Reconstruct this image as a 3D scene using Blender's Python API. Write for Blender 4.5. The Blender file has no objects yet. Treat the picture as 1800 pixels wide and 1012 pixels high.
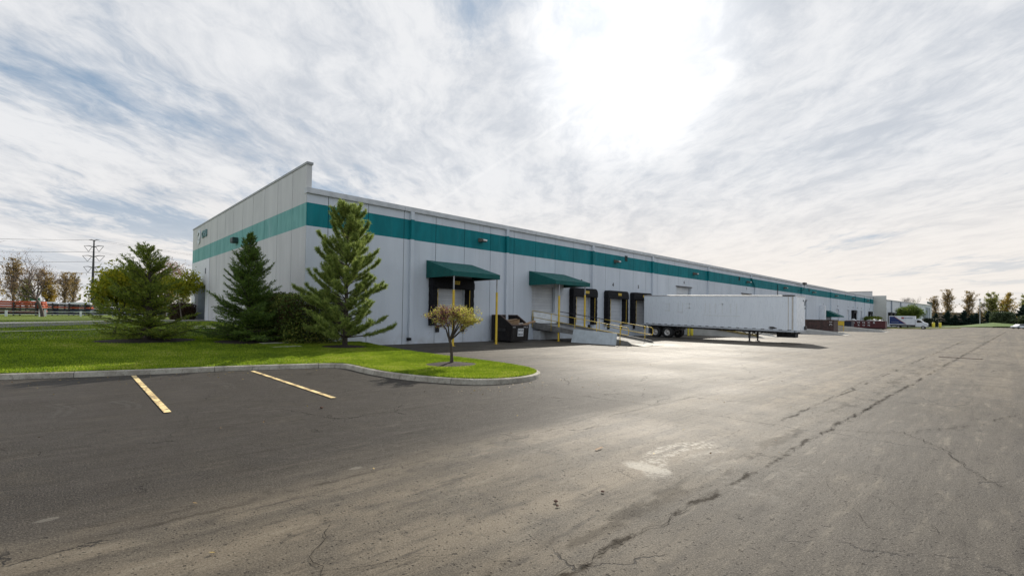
import bpy, bmesh, math, random
import numpy as np
from mathutils import Vector, Matrix, noise as mnoise
from mathutils.geometry import delaunay_2d_cdt
R = math.radians
sc = bpy.context.scene
COL = sc.collection
# ------------------------------------------------------------------ camera
EYE = Vector((0, 0, 1.95))
cd = bpy.data.cameras.new("camera"); cam = bpy.data.objects.new("camera", cd); COL.objects.link(cam)
cd.sensor_width = 36.0; cd.lens = 36 * 829.66 / 1800; cd.shift_y = 32.68 / 1800
cd.clip_start = 0.1; cd.clip_end = 3000
_r = Vector((0.7228476, -0.69083357, 0.01550241)); _u = Vector((-0.02311251, -0.00174945, 0.99973134)); _f = Vector((0.69062085, 0.7230117, 0.01723148))
M = Matrix(((_r.x, _u.x, -_f.x, EYE.x), (_r.y, _u.y, -_f.y, EYE.y), (_r.z, _u.z, -_f.z, EYE.z), (0, 0, 0, 1)))
cam.matrix_world = M
sc.camera = cam
# ------------------------------------------------------------------ light
SUN_AZ, SUN_EL = 28.0, 31.5
sd = bpy.data.lights.new("sun", 'SUN'); sd.energy = 4.6; sd.angle = R(0.6); sd.color = (1.0, 0.93, 0.82)
sun = bpy.data.objects.new("sun", sd); COL.objects.link(sun)
SV = Vector((math.cos(R(SUN_EL)) * math.cos(R(SUN_AZ)), math.cos(R(SUN_EL)) * math.sin(R(SUN_AZ)), math.sin(R(SUN_EL))))
sun.rotation_euler = SV.to_track_quat('Z', 'Y').to_euler()
sun.location = (0, 0, 60)
sc.view_settings.view_transform = 'Standard'; sc.view_settings.look = 'None'
sc.view_settings.exposure = 0.16; sc.view_settings.gamma = 1.0
# ------------------------------------------------------------------ node helpers
class NT:
    def __init__(s, tree): s.t = tree; s.n = tree.nodes; s.l = tree.links
    def new(s, typ, **kw):
        n = s.n.new(typ)
        for k, v in kw.items(): setattr(n, k, v)
        return n
    def link(s, a, b): s.l.new(a, b)
    def _set(s, sock, v):
        if isinstance(v, bpy.types.NodeSocket): s.l.new(v, sock)
        elif v is not None: sock.default_value = v
    def math(s, op, a, b=None, c=None, clamp=False):
        n = s.new('ShaderNodeMath', operation=op, use_clamp=clamp)
        s._set(n.inputs[0], a)
        if b is not None: s._set(n.inputs[1], b)
        if c is not None: s._set(n.inputs[2], c)
        return n.outputs[0]
    def mix(s, fac, a, b, mode='MIX'):
        n = s.new('ShaderNodeMix', data_type='RGBA', blend_type=mode)
        s._set(n.inputs[0], fac)
        s._set(n.inputs[6], a if isinstance(a, bpy.types.NodeSocket) else (*a, 1) if len(a) == 3 else a)
        s._set(n.inputs[7], b if isinstance(b, bpy.types.NodeSocket) else (*b, 1) if len(b) == 3 else b)
        return n.outputs[2]
    def noise(s, vec, scale, detail=4, rough=.55, dist=0, color=False):
        n = s.new('ShaderNodeTexNoise'); s._set(n.inputs['Vector'], vec)
        n.inputs['Scale'].default_value = scale; n.inputs['Detail'].default_value = detail
        n.inputs['Roughness'].default_value = rough; n.inputs['Distortion'].default_value = dist
        return n.outputs['Color' if color else 'Fac']
    def voro(s, vec, scale, feature='F1', out='Distance', rand=1):
        n = s.new('ShaderNodeTexVoronoi', feature=feature); s._set(n.inputs['Vector'], vec)
        n.inputs['Scale'].default_value = scale; n.inputs['Randomness'].default_value = rand
        return n.outputs[out]
    def ramp(s, v, lo, hi, a=0., b=1., smooth=True):
        n = s.new('ShaderNodeMapRange', interpolation_type='SMOOTHSTEP' if smooth else 'LINEAR'); n.clamp = True
        s._set(n.inputs[0], v)
        for i, x in zip((1, 2, 3, 4), (lo, hi, a, b)): s._set(n.inputs[i], x)
        return n.outputs[0]
    def mapping(s, vec, scale=(1, 1, 1), rot=(0, 0, 0), loc=(0, 0, 0)):
        n = s.new('ShaderNodeMapping'); s._set(n.inputs[0], vec)
        n.inputs['Location'].default_value = loc; n.inputs['Rotation'].default_value = rot; n.inputs['Scale'].default_value = scale
        return n.outputs[0]
    def bump(s, h, strength=.3, dist=.02, normal=None):
        n = s.new('ShaderNodeBump'); n.inputs['Strength'].default_value = strength; n.inputs['Distance'].default_value = dist
        s._set(n.inputs['Height'], h)
        if normal is not None: s._set(n.inputs['Normal'], normal)
        return n.outputs[0]
def newmat(name):
    m = bpy.data.materials.new(name); m.use_nodes = True
    t = NT(m.node_tree); b = m.node_tree.nodes['Principled BSDF']
    t.b = b; t.obj = t.new('ShaderNodeTexCoord').outputs['Object']; t.pos = t.new('ShaderNodeNewGeometry').outputs['Position']
    return m, t
MATS = {}
def mat(name, col, rough=.6, col2=None, scale=2.0, metal=0, bump=0, bscale=40, spec=.5, amount=.5, stretch=(1, 1, 1)):
    if name in MATS: return MATS[name]
    m, t = newmat(name)
    if col2 is None: col2 = tuple(c * .72 for c in col)
    v = t.mapping(t.obj, stretch)
    n = t.noise(v, scale, 6, .6)
    f = t.ramp(n, .5 - amount * .5, .5 + amount * .5)
    t.link(t.mix(f, col2, col), t.b.inputs['Base Color'])
    n2 = t.noise(v, scale * 4, 3, .5)
    t.link(t.ramp(n2, .3, .7, rough - .08, min(1, rough + .1)), t.b.inputs['Roughness'])
    t.b.inputs['Metallic'].default_value = metal
    t.b.inputs['Specular IOR Level'].default_value = spec
    if bump:
        t.link(t.bump(t.noise(t.obj, bscale, 4, .6), bump, .02), t.b.inputs['Normal'])
    MATS[name] = m
    return m
# ------------------------------------------------------------------ world
w = bpy.data.worlds.new("World"); sc.world = w; w.use_nodes = True
t = NT(w.node_tree); t.n.clear()
out = t.new('ShaderNodeOutputWorld'); bg = t.new('ShaderNodeBackground'); t.link(bg.outputs[0], out.inputs[0])
tc = t.new('ShaderNodeTexCoord').outputs['Generated']
sky = t.new('ShaderNodeTexSky', sky_type='NISHITA'); sky.sun_disc = False
sky.sun_elevation = R(SUN_EL); sky.sun_rotation = R(90 - SUN_AZ); sky.altitude = 200; sky.air_density = 1.0; sky.dust_density = 1.0
nrm = t.new('ShaderNodeVectorMath', operation='NORMALIZE'); t.link(tc, nrm.inputs[0]); dv = nrm.outputs[0]
sep = t.new('ShaderNodeSeparateXYZ'); t.link(dv, sep.inputs[0]); X_, Y_, Z_ = sep.outputs
zz = t.math('ADD', t.math('MAXIMUM', Z_, 0.0), 0.09)
cx = t.math('DIVIDE', X_, zz); cy = t.math('DIVIDE', Y_, zz)
cmb = t.new('ShaderNodeCombineXYZ'); t.link(cx, cmb.inputs[0]); t.link(cy, cmb.inputs[1]); P_ = cmb.outputs[0]
PR = t.mapping(P_, (1, 1, 1), (0, 0, R(-50)))            # x' runs with the streaks, away from the viewer
PW = t.new('ShaderNodeVectorMath', operation='ADD'); t.link(PR, PW.inputs[0])
wv = t.new('ShaderNodeVectorMath', operation='SCALE'); t.link(t.noise(PR, .8, 4, .6, color=True), wv.inputs[0]); wv.inputs['Scale'].default_value = .55
t.link(wv.outputs[0], PW.inputs[1]); PW = PW.outputs[0]
big = t.noise(t.mapping(PW, (.45, .8, 1)), 1.0, 3, .5)
mid = t.noise(t.mapping(PW, (.8, 1.55, 1), loc=(3.1, 1.7, 0)), 1.05, 9, .60)
fine = t.noise(t.mapping(PW, (2.2, 4.2, 1), loc=(1, 5, 0)), 1.8, 8, .66)
cov = t.math('ADD', t.math('MULTIPLY', big, .50), t.math('ADD', t.math('MULTIPLY', mid, .36), t.math('MULTIPLY', fine, .14)))
sdot = t.new('ShaderNodeVectorMath', operation='DOT_PRODUCT'); t.link(dv, sdot.inputs[0]); GV = Vector((math.cos(R(29.5)) * math.cos(R(32.5)), math.cos(R(29.5)) * math.sin(R(32.5)), math.sin(R(29.5)))); sdot.inputs[1].default_value = GV   # the thin bright cloud round the sun
sd_ = sdot.outputs['Value']
g1 = t.ramp(sd_, .95, 1.0); g2 = t.ramp(sd_, .45, 1.0); away = t.ramp(sd_, -.5, .35, 1.3, 1)  # away: extra brightness added to the unseen sky behind the camera, lifting shaded surfaces
covg = t.math('ADD', cov, t.math('MULTIPLY', g2, .05))
mask = t.ramp(covg, .395, .525)
horiz = t.ramp(Z_, 0.0, .30, 1, 0)
mask = t.math('MAXIMUM', mask, t.math('MULTIPLY', horiz, .86))
shade = t.ramp(t.math('ADD', t.math('MULTIPLY', mid, .5), t.math('MULTIPLY', fine, .5)), .34, .60)
cloud = t.mix(shade, (.51, .545, .60), (.745, .755, .775))
warmf = t.math('MULTIPLY', horiz, t.ramp(sd_, .2, .9))
cloud = t.mix(t.math('MULTIPLY', warmf, .9), cloud, (.86, .79, .715))
blue = t.new('ShaderNodeVectorMath', operation='MULTIPLY'); t.link(sky.outputs[0], blue.inputs[0]); blue.inputs[1].default_value = (.08, .08, .08)
bl2 = t.mix(.86, blue.outputs[0], (.22, .335, .48))
colr = t.mix(mask, bl2, cloud)
def dotc(v_):
    q_ = t.new('ShaderNodeVectorMath', operation='DOT_PRODUCT'); t.link(dv, q_.inputs[0]); q_.inputs[1].default_value = v_; return q_.outputs['Value']
trail = t.math('MULTIPLY', t.ramp(t.math('ABSOLUTE', dotc((0.57823, -0.17192, -0.79755))), .0055, .001), t.ramp(dotc((0.63622, 0.70699, 0.30886)), .974, .99))   # an old contrail
colr = t.mix(t.math('MULTIPLY', trail, .16), colr, (.93, .92, .91))
gl = t.math('ADD', t.math('MULTIPLY', t.math('POWER', g1, 3.2), t.math('ADD', .10, t.math('MULTIPLY', mid, .7))), t.math('MULTIPLY', t.math('POWER', g2, 2.5), .03))
glc = t.new('ShaderNodeVectorMath', operation='SCALE'); glc.inputs[0].default_value = (1.0, .97, .92); t.link(gl, glc.inputs['Scale'])
addc = t.new('ShaderNodeVectorMath', operation='ADD'); t.link(colr, addc.inputs[0]); t.link(glc.outputs[0], addc.inputs[1])
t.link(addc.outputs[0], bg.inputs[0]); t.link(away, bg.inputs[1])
# ------------------------------------------------------------------ object helpers
def tag(o, label=None, cat=None, group=None, kind=None):
    if label: o['label'] = label
    if cat: o['category'] = cat
    if group: o['group'] = group
    if kind: o['kind'] = kind
    return o
def thing(name, label, cat, loc=(0, 0, 0), rz=0, group=None):
    o = bpy.data.objects.new(name, None); COL.objects.link(o); o.location = loc; o.rotation_euler = (0, 0, rz)
    o.empty_display_size = .3
    return tag(o, label, cat, group)
class MB:
    def __init__(s, off=(0, 0, 0)): s.v = []; s.f = []; s.o = Vector(off)
    def add(s, vs, fs):
        b = len(s.v); s.v += [tuple(Vector(p) - s.o) for p in vs]; s.f += [tuple(b + i for i in f) for f in fs]; return s
    def box(s, x0, x1, y0, y1, z0, z1):
        return s.add([(x, y, z) for z in (z0, z1) for y in (y0, y1) for x in (x0, x1)],
                     [(0, 2, 3, 1), (4, 5, 7, 6), (0, 1, 5, 4), (2, 6, 7, 3), (0, 4, 6, 2), (1, 3, 7, 5)])
    def obox(s, c, size, rot=None):
        c = Vector(c); q = rot if rot is not None else Matrix.Identity(3); h = [a / 2 for a in size]
        return s.add([c + q @ Vector((x * h[0], y * h[1], z * h[2])) for z in (-1, 1) for y in (-1, 1) for x in (-1, 1)],
                     [(0, 2, 3, 1), (4, 5, 7, 6), (0, 1, 5, 4), (2, 6, 7, 3), (0, 4, 6, 2), (1, 3, 7, 5)])
    def bar(s, a, b, wd, th=None):
        a, b = Vector(a), Vector(b); d = b - a; th = th or wd
        q = d.to_track_quat('Z', 'Y').to_matrix()
        return s.obox((a + b) / 2, (wd, th, d.length), q)
    def tube(s, pts, r, n=8, cap=True):
        pts = [Vector(p) for p in pts]; rs = r if isinstance(r, (list, tuple)) else [r] * len(pts)
        rings = []; q = None; vs = []
        for i, p in enumerate(pts):
            d = (pts[min(i + 1, len(pts) - 1)] - pts[max(i - 1, 0)])
            if d.length < 1e-9: d = Vector((0, 0, 1))
            d.normalize()
            if q is None:
                a = Vector((1, 0, 0)) if abs(d.x) < .9 else Vector((0, 1, 0)); q = (a - d * a.dot(d)).normalized()
            else: q = (q - d * q.dot(d)).normalized()
            e = d.cross(q)
            vs += [p + (q * math.cos(2 * math.pi * k / n) + e * math.sin(2 * math.pi * k / n)) * rs[i] for k in range(n)]
        fs = []
        for i in range(len(pts) - 1):
            for k in range(n): fs.append((i * n + k, i * n + (k + 1) % n, (i + 1) * n + (k + 1) % n, (i + 1) * n + k))
        if cap: fs += [tuple(range(n))[::-1], tuple((len(pts) - 1) * n + k for k in range(n))]
        return s.add(vs, fs)
    def prism(s, poly, axis, a, b):
        """poly: 2-D outline; axis 'x','y','z' extrusion from a to b"""
        n = len(poly)
        def P(u, v, c): return {'x': (c, u, v), 'y': (u, c, v), 'z': (u, v, c)}[axis]
        vs = [P(u, v, a) for u, v in poly] + [P(u, v, b) for u, v in poly]
        fs = [tuple(range(n)), tuple(range(2 * n - 1, n - 1, -1))] + [(i, (i + 1) % n, n + (i + 1) % n, n + i) for i in range(n)]
        return s.add(vs, fs)
    def build(s, name, m, parent=None, smooth=False, bevel=0, label=None, tf=None):
        me = bpy.data.meshes.new(name)
        vs = [tf(Vector(v)) for v in s.v] if tf else s.v
        me.from_pydata(vs, [], s.f); me.validate()
        bm = bmesh.new(); bm.from_mesh(me); bmesh.ops.recalc_face_normals(bm, faces=bm.faces); bm.to_mesh(me); bm.free()
        o = bpy.data.objects.new(name, me); COL.objects.link(o)
        if m is not None: me.materials.append(m)
        if smooth: me.polygons.foreach_set('use_smooth', [True] * len(me.polygons))
        if parent: o.parent = parent
        if bevel:
            md = o.modifiers.new('bevel', 'BEVEL'); md.width = bevel; md.segments = 2; md.limit_method = 'ANGLE'
        if label: o['label'] = label
        return o
def copy_tree(o, parent=None):
    c = o.copy(); COL.objects.link(c)
    if parent: c.parent = parent
    for ch in o.children: copy_tree(ch, c)
    return c
def npmesh(name, verts, faces_n, m, parent=None, tint=None, smooth=False):
    """verts (F*n,3), every face has faces_n own vertices"""
    verts = np.asarray(verts, dtype=np.float32).reshape(-1, 3); nf = len(verts) // faces_n
    me = bpy.data.meshes.new(name); me.vertices.add(len(verts)); me.vertices.foreach_set('co', verts.ravel())
    me.loops.add(nf * faces_n); me.loops.foreach_set('vertex_index', np.arange(nf * faces_n, dtype=np.int32))
    me.polygons.add(nf); me.polygons.foreach_set('loop_start', np.arange(0, nf * faces_n, faces_n, dtype=np.int32))
    me.update(calc_edges=True)
    if tint is not None:
        a = me.attributes.new('tint', 'FLOAT', 'FACE'); a.data.foreach_set('value', np.asarray(tint, dtype=np.float32))
    me.materials.append(m)
    o = bpy.data.objects.new(name, me); COL.objects.link(o)
    if parent: o.parent = parent
    return o
def text(name, s, m, size, loc, rot, parent, depth=.01, stretch=1.0, label=None, bold=0.0):
    cu = bpy.data.curves.new(name, 'FONT'); cu.body = s; cu.size = size; cu.align_x = 'CENTER'; cu.align_y = 'CENTER'; cu.extrude = depth / 2; cu.offset = bold
    tmp = bpy.data.objects.new(name, cu); COL.objects.link(tmp)
    bpy.context.view_layer.update()
    me = bpy.data.meshes.new_from_object(tmp.evaluated_get(bpy.context.evaluated_depsgraph_get()))
    bpy.data.objects.remove(tmp)
    o = bpy.data.objects.new(name, me); COL.objects.link(o); me.materials.clear(); me.materials.append(m)
    o.location = loc; o.rotation_euler = rot; o.scale = (stretch, 1, 1); o.parent = parent
    if label: o['label'] = label
    return o
def ss(a, b, x):
    q = min(1, max(0, (x - a) / (b - a))); return q * q * (3 - 2 * q)
def lawnz(x, y):
    z = .15 + .85 * ss(17, 46, y) * (1 - (.6 * ss(8.5, 12.5, x) if y < 26.5 else 0))
    return z
rng = np.random.default_rng(7); random.seed(5)
# ------------------------------------------------------------------ special materials
def asphalt_mat():
    m, t = newmat('asphalt'); p = t.pos
    s = t.new('ShaderNodeSeparateXYZ'); t.link(p, s.inputs[0]); X, Y = s.outputs[0], s.outputs[1]
    lane = t.mapping(p, (.07, .8, 1.0))           # traffic wear drawn out along the lane
    n_l = t.noise(lane, 1.1, 6, .6); n_b = t.noise(p, .16, 5, .6); n_m = t.noise(p, 1.1, 6, .65); n_s = t.noise(p, 9, 5, .7)
    wob = t.math('MULTIPLY', t.math('SUBTRACT', n_l, .5), 3.0)
    Yw = t.math('ADD', Y, wob)
    # newer sealed asphalt by the kerb (Y > 5.4, fading beyond X ~ 12)
    seal = t.math('MULTIPLY', t.ramp(Yw, 4.9, 6.3), t.ramp(X, 9.0, 20.0, 1, .12))
    seal = t.math('MULTIPLY', seal, t.ramp(n_m, .2, .5, .75, 1))
    worn = t.mix(t.ramp(n_l, .34, .66), (.036, .028, .019), (.180, .145, .100))
    worn = t.mix(t.ramp(n_b, .38, .62), worn, (.140, .113, .080))
    worn = t.mix(t.math('MULTIPLY', t.ramp(n_m, .46, .66), .7), worn, (.042, .035, .027))
    ny = t.noise(t.mapping(p, (.015, 1.6, 1.0)), 1.0, 3, .5)       # dark wheel paths down the lane
    worn = t.mix(t.math('MULTIPLY', t.ramp(ny, .50, .62), t.ramp(n_b, .3, .6, .25, .7)), worn, (.048, .039, .029))
    blk = t.ramp(t.noise(t.mapping(p, (.35, .9, 1)), .55, 6, .7), .56, .68)
    worn = t.mix(t.math('MULTIPLY', blk, .55), worn, (.040, .032, .024))
    court = t.ramp(Yw, 15.0, 22.0)                  # building's shade over the dock court, painted into the asphalt colour
    worn = t.mix(t.math('MULTIPLY', court, .62), worn, (.048, .043, .038))
    dkp = t.math('MULTIPLY', t.ramp(t.math('SUBTRACT', Yw, t.math('MULTIPLY', X, .10)), 2.2, 1.0), t.ramp(X, 26.0, 10.0))
    worn = t.mix(t.math('MULTIPLY', dkp, .8), worn, (.036, .030, .025))
    col = t.mix(seal, worn, t.mix(t.ramp(n_m, .3, .7), (.015, .013, .013), (.030, .026, .025)))
    # aggregate specks and pits
    agg = t.noise(p, 60, 4, .85)
    col = t.mix(t.ramp(agg, .46, .66, 0, .50), col, (.25, .225, .18))
    col = t.mix(t.ramp(agg, .50, .34, 0, .75), col, (.035, .030, .024))
    def pits(scale, lo, hi, thr):
        n = t.new('ShaderNodeTexVoronoi', feature='F1'); sv = t.new('ShaderNodeVectorMath', operation='ADD'); t.link(p, sv.inputs[0])
        sw = t.new('ShaderNodeVectorMath', operation='SCALE'); t.link(t.noise(p, scale * 1.6, 3, .6, color=True), sw.inputs[0]); sw.inputs['Scale'].default_value = .9 / scale; t.link(sw.outputs[0], sv.inputs[1])
        t.link(sv.outputs[0], n.inputs['Vector']); n.inputs['Scale'].default_value = scale
        cs = t.new('ShaderNodeSeparateXYZ'); t.link(n.outputs['Color'], cs.inputs[0])
        return t.math('MULTIPLY', t.ramp(n.outputs['Distance'], hi, lo), t.ramp(cs.outputs[0], thr, thr + .1))
    old = t.math('SUBTRACT', 1.0, t.math('MULTIPLY', seal, .7))
    pit = t.math('MULTIPLY', t.math('MAXIMUM', pits(9, .08, .20, .62), pits(24, .12, .30, .55)), t.math('MULTIPLY', old, t.ramp(n_l, .25, .5)))
    col = t.mix(t.math('MULTIPLY', pit, .85), col, (.028, .023, .018))
    dust = t.noise(t.mapping(p, (.5, 3.0, 1)), 1.6, 8, .72)          # pale dust and dark grime dragged along the lane
    col = t.mix(t.math('MULTIPLY', t.ramp(dust, .52, .72), t.math('SUBTRACT', .42, t.math('MULTIPLY', seal, .30))), col, (.26, .225, .17))
    col = t.mix(t.math('MULTIPLY', t.ramp(dust, .48, .32), .75), col, (.030, .024, .018))
    blt = t.noise(p, 3.4, 7, .75); col = t.mix(t.math('MULTIPLY', t.ramp(blt, .54, .68), .55), col, (.030, .025, .019))
    # dirty lines along the old joints
    def seam(y0, slope, half, amt, lo, x0, x1):
        yc = t.math('SUBTRACT', y0, t.math('MULTIPLY', X, slope)); dd_ = t.math('ABSOLUTE', t.math('SUBTRACT', t.math('ADD', Y, t.math('MULTIPLY', t.math('SUBTRACT', t.noise(p, 1.6, 7, .68), .5), .42)), yc))
        hw = t.ramp(X, 5.0, 70.0, half, half * 3)
        return t.math('MULTIPLY', t.math('MULTIPLY', t.ramp(t.math('DIVIDE', dd_, hw), 1.0, .2), t.ramp(t.noise(t.mapping(p, (1.0, 2.0, 1)), 1.1, 6, .7), lo, lo + .10)), t.math('MULTIPLY', t.ramp(X, x0, x0 + 1.5), t.ramp(X, x1 + 10, x1, 0, amt)))
    sm = t.math('MAXIMUM', seam(2.34, .0165, .065, .85, .45, .5, 140.0), seam(2.98, .0, .05, .8, .46, 9.0, 60.0))
    sm = t.math('MAXIMUM', sm, t.math('MAXIMUM', seam(2.62, .01, .22, .45, .47, 1.0, 30.0), seam(5.35, .0, .06, .5, .46, -2.0, 30.0)))
    col = t.mix(sm, col, (.020, .015, .010))
    # pale scuffed tyre stains: arcs of short tread bars worn into the surface
    def stain(cx_, cy_, r0, r1, a0, a1, bars, amt):
        dx = t.math('SUBTRACT', X, cx_); dy = t.math('SUBTRACT', Y, cy_)
        r = t.math('ADD', t.math('SQRT', t.math('ADD', t.math('MULTIPLY', dx, dx), t.math('MULTIPLY', dy, dy))), t.math('MULTIPLY', t.math('SUBTRACT', n_s, .5), .10)); an = t.math('ADD', t.math('ARCTAN2', dy, dx), t.math('MULTIPLY', t.math('SUBTRACT', n_m, .5), .10))
        inr = t.math('MULTIPLY', t.ramp(r, r0 - .05, r0 + .03), t.ramp(r, r1 + .05, r1 - .03)); ina = t.math('MULTIPLY', t.ramp(an, R(a0) - .12, R(a0) + .12), t.ramp(an, R(a1) + .12, R(a1) - .12))
        st = t.ramp(t.math('SINE', t.math('ADD', t.math('MULTIPLY', an, bars), t.math('MULTIPLY', r, 22.0))), -.9, .6, .5, 1)
        return t.math('MULTIPLY', t.math('MULTIPLY', inr, t.math('MULTIPLY', ina, st)), t.math('MULTIPLY', t.ramp(t.math('ADD', t.math('MULTIPLY', n_s, .6), t.math('MULTIPLY', dust, .4)), .42, .58), amt))
    stn = t.math('MAXIMUM', t.math('MAXIMUM', stain(6.45, 1.98, 1.28, 1.62, 52, 140, 120.0, 1.0), stain(6.45, 1.98, 1.02, 1.14, 55, 95, 120.0, .45)), t.math('MAXIMUM', stain(6.5, .8, .95, 1.25, 50, 120, 110.0, .16), stain(9.0, .6, 3.4, 3.7, 130, 165, 110.0, .15)))
    bx_ = t.math('SUBTRACT', X, 5.52); by_ = t.math('SUBTRACT', Y, 3.22)
    blob = t.ramp(t.math('ADD', t.math('ADD', t.math('MULTIPLY', t.math('MULTIPLY', bx_, bx_), 30.0), t.math('MULTIPLY', t.math('MULTIPLY', by_, by_), 7.0)), t.math('MULTIPLY', t.math('SUBTRACT', n_s, .5), 1.6)), 1.0, .3)
    stn = t.math('MAXIMUM', stn, t.math('MULTIPLY', blob, .8))
    for qx, qy in ((-.05, 6.1), (2.72, 5.64)):
        ex = t.math('SUBTRACT', X, qx); ey = t.math('SUBTRACT', Y, qy)
        stn = t.math('MAXIMUM', stn, t.ramp(t.math('ADD', t.math('ADD', t.math('MULTIPLY', t.math('MULTIPLY', ex, ex), 110.0), t.math('MULTIPLY', t.math('MULTIPLY', ey, ey), 300.0)), t.math('MULTIPLY', t.math('SUBTRACT', n_s, .5), 1.8)), 1.0, .4, 0, .22))
    col = t.mix(t.math('MULTIPLY', stn, .72), col, (.45, .42, .36))
    # fine cracks, only where the surface has failed
    dis = t.new('ShaderNodeVectorMath', operation='ADD'); t.link(p, dis.inputs[0])
    sc_ = t.new('ShaderNodeVectorMath', operation='SCALE'); t.link(t.noise(p, 2.2, 5, .7, color=True), sc_.inputs[0]); sc_.inputs['Scale'].default_value = .5
    t.link(sc_.outputs[0], dis.inputs[1])
    def crack(scale, wd, lo, hi, ns):
        e = t.voro(dis.outputs[0], scale, 'DISTANCE_TO_EDGE'); return t.math('MULTIPLY', t.ramp(e, wd, wd * .25), t.ramp(t.noise(p, ns, 3, .6), lo, hi))
    ck = t.math('MAXIMUM', crack(.32, .006, .50, .56, .35), crack(1.7, .014, .60, .66, .22))
    ck = t.math('MULTIPLY', ck, t.ramp(t.noise(p, 3.0, 3, .6), .32, .48))
    col = t.mix(t.math('MULTIPLY', ck, .9), col, (.022, .019, .016))
    t.link(col, t.b.inputs['Base Color'])
    t.link(t.ramp(n_b, .3, .7, .68, .60), t.b.inputs['Roughness'])
    t.link(t.math('SUBTRACT', .17, t.math('MAXIMUM', t.math('MULTIPLY', seal, .09), t.math('MULTIPLY', sm, .16))), t.b.inputs['Specular IOR Level'])
    h = t.math('ADD', t.math('MULTIPLY', agg, .5), t.math('ADD', t.math('MULTIPLY', n_s, .6), t.math('MULTIPLY', t.math('MAXIMUM', ck, pit), -.7)))
    bp = t.bump(h, .9, .014); bp2 = t.bump(t.math('ADD', n_m, t.math('MULTIPLY', n_l, 1.5)), .5, .03, bp)
    t.link(bp2, t.b.inputs['Normal'])
    return m
def grass_mat(name, c1, c2, c3):
    m, t = newmat(name); p = t.pos
    n = t.noise(p, .5, 5, .6); n2 = t.noise(p, 5, 5, .7)
    c = t.mix(t.ramp(n, .35, .65), c1, c2); c = t.mix(t.math('MULTIPLY', t.ramp(n2, .45, .75), .6), c, c3)
    t.link(c, t.b.inputs['Base Color']); t.b.inputs['Roughness'].default_value = .8; t.b.inputs['Specular IOR Level'].default_value = .2
    t.link(t.bump(t.math('ADD', n2, t.noise(p, 40, 4, .8)), .8, .05), t.b.inputs['Normal'])
    return m
def leaf_mat(name, stops, trans=.35, rough=.55, attr='tint'):
    """stops: colours picked by the per-leaf random number; some light passes through the leaf"""
    m, t = newmat(name)
    a = t.new('ShaderNodeAttribute', attribute_name=attr)
    cr = t.new('ShaderNodeValToRGB'); e = cr.color_ramp.elements
    while len(e) < len(stops): e.new(.5)
    for i, (x, c) in enumerate(stops): e[i].position = x; e[i].color = (*c, 1)
    t.link(a.outputs['Fac'], cr.inputs[0]); t.link(cr.outputs[0], t.b.inputs['Base Color'])
    t.b.inputs['Roughness'].default_value = rough; t.b.inputs['Specular IOR Level'].default_value = .3
    if trans:
        tr = t.new('ShaderNodeBsdfTranslucent'); t.link(t.mix(.5, cr.outputs[0], cr.outputs[0], 'MIX'), tr.inputs[0])
        mx = t.new('ShaderNodeMixShader'); mx.inputs[0].default_value = trans
        o = [n for n in t.n if n.type == 'OUTPUT_MATERIAL'][0]
        t.link(t.b.outputs[0], mx.inputs[1]); t.link(tr.outputs[0], mx.inputs[2]); t.link(mx.outputs[0], o.inputs[0])
    return m
BT, BB = 7.86, 6.60           # painted band on the warehouse
def wall_paint(name, white, white2, teal, teal2, wash):
    m, t = newmat(name); p = t.pos
    s = t.new('ShaderNodeSeparateXYZ'); t.link(p, s.inputs[0]); Z = s.outputs[2]
    v = t.mapping(p, (1, 1, .12)); streak = t.noise(v, 1.1, 5, .6); blot = t.noise(p, .35, 5, .6)
    wc = t.mix(t.ramp(streak, .35, .7), white2, white)
    wc = t.mix(t.ramp(blot, .45, .7, 0, .5), wc, tuple(c * .93 for c in white2))
    low = t.math('MULTIPLY', t.ramp(Z, .9, .0), t.ramp(t.noise(p, 1.6, 5, .7), .35, .7)); wc = t.mix(t.math('MULTIPLY', low, .5), wc, (.36, .35, .33))
    rain = t.math('MULTIPLY', t.math('MULTIPLY', t.ramp(t.noise(t.mapping(p, (1, 1, .035)), 5.0, 4, .6), .54, .70), t.ramp(Z, 3.5, 8.3, 0, 1)), t.ramp(blot, .4, .6, .2, 1))
    wc = t.mix(t.math('MULTIPLY', rain, .38 if 'dock' in name else .12), wc, (.34, .35, .35))
    scuf = t.math('MULTIPLY', t.ramp(t.noise(p, 2.6, 6, .75), .60, .70), t.ramp(Z, 2.6, .3)); wc = t.mix(t.math('MULTIPLY', scuf, .35), wc, (.28, .27, .26))
    tc_ = t.mix(t.ramp(t.noise(t.mapping(p, (1, 1, .3)), 1.7, 6, .7), .35, .68), teal2, teal)
    tc_ = t.mix(t.ramp(streak, .52, .8, 0, wash), tc_, (.35, .55, .55))
    nz = t.math('ADD', Z, t.math('MULTIPLY', t.math('SUBTRACT', t.noise(p, 30, 2), .5), .01))
    band = t.math('MULTIPLY', t.math('GREATER_THAN', nz, BB), t.math('LESS_THAN', nz, BT))
    t.link(t.mix(band, wc, tc_), t.b.inputs['Base Color'])
    t.b.inputs['Roughness'].default_value = .7; t.b.inputs['Specular IOR Level'].default_value = .22
    t.link(t.bump(t.noise(p, 60, 4, .7), .12, .01), t.b.inputs['Normal'])
    return m
ASPH = asphalt_mat()
GRASS = grass_mat('lawn_soil', (.08, .12, .010), (.13, .18, .014), (.19, .20, .04))
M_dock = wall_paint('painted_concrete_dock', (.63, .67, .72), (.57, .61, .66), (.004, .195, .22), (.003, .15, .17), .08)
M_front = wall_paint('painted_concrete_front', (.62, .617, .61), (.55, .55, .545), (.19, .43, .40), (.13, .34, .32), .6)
M_dark = mat('dark_gap', (.03, .03, .03), .9)
M_fascia = mat('fascia_metal', (.52, .54, .55), .45, metal=.2)
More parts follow.
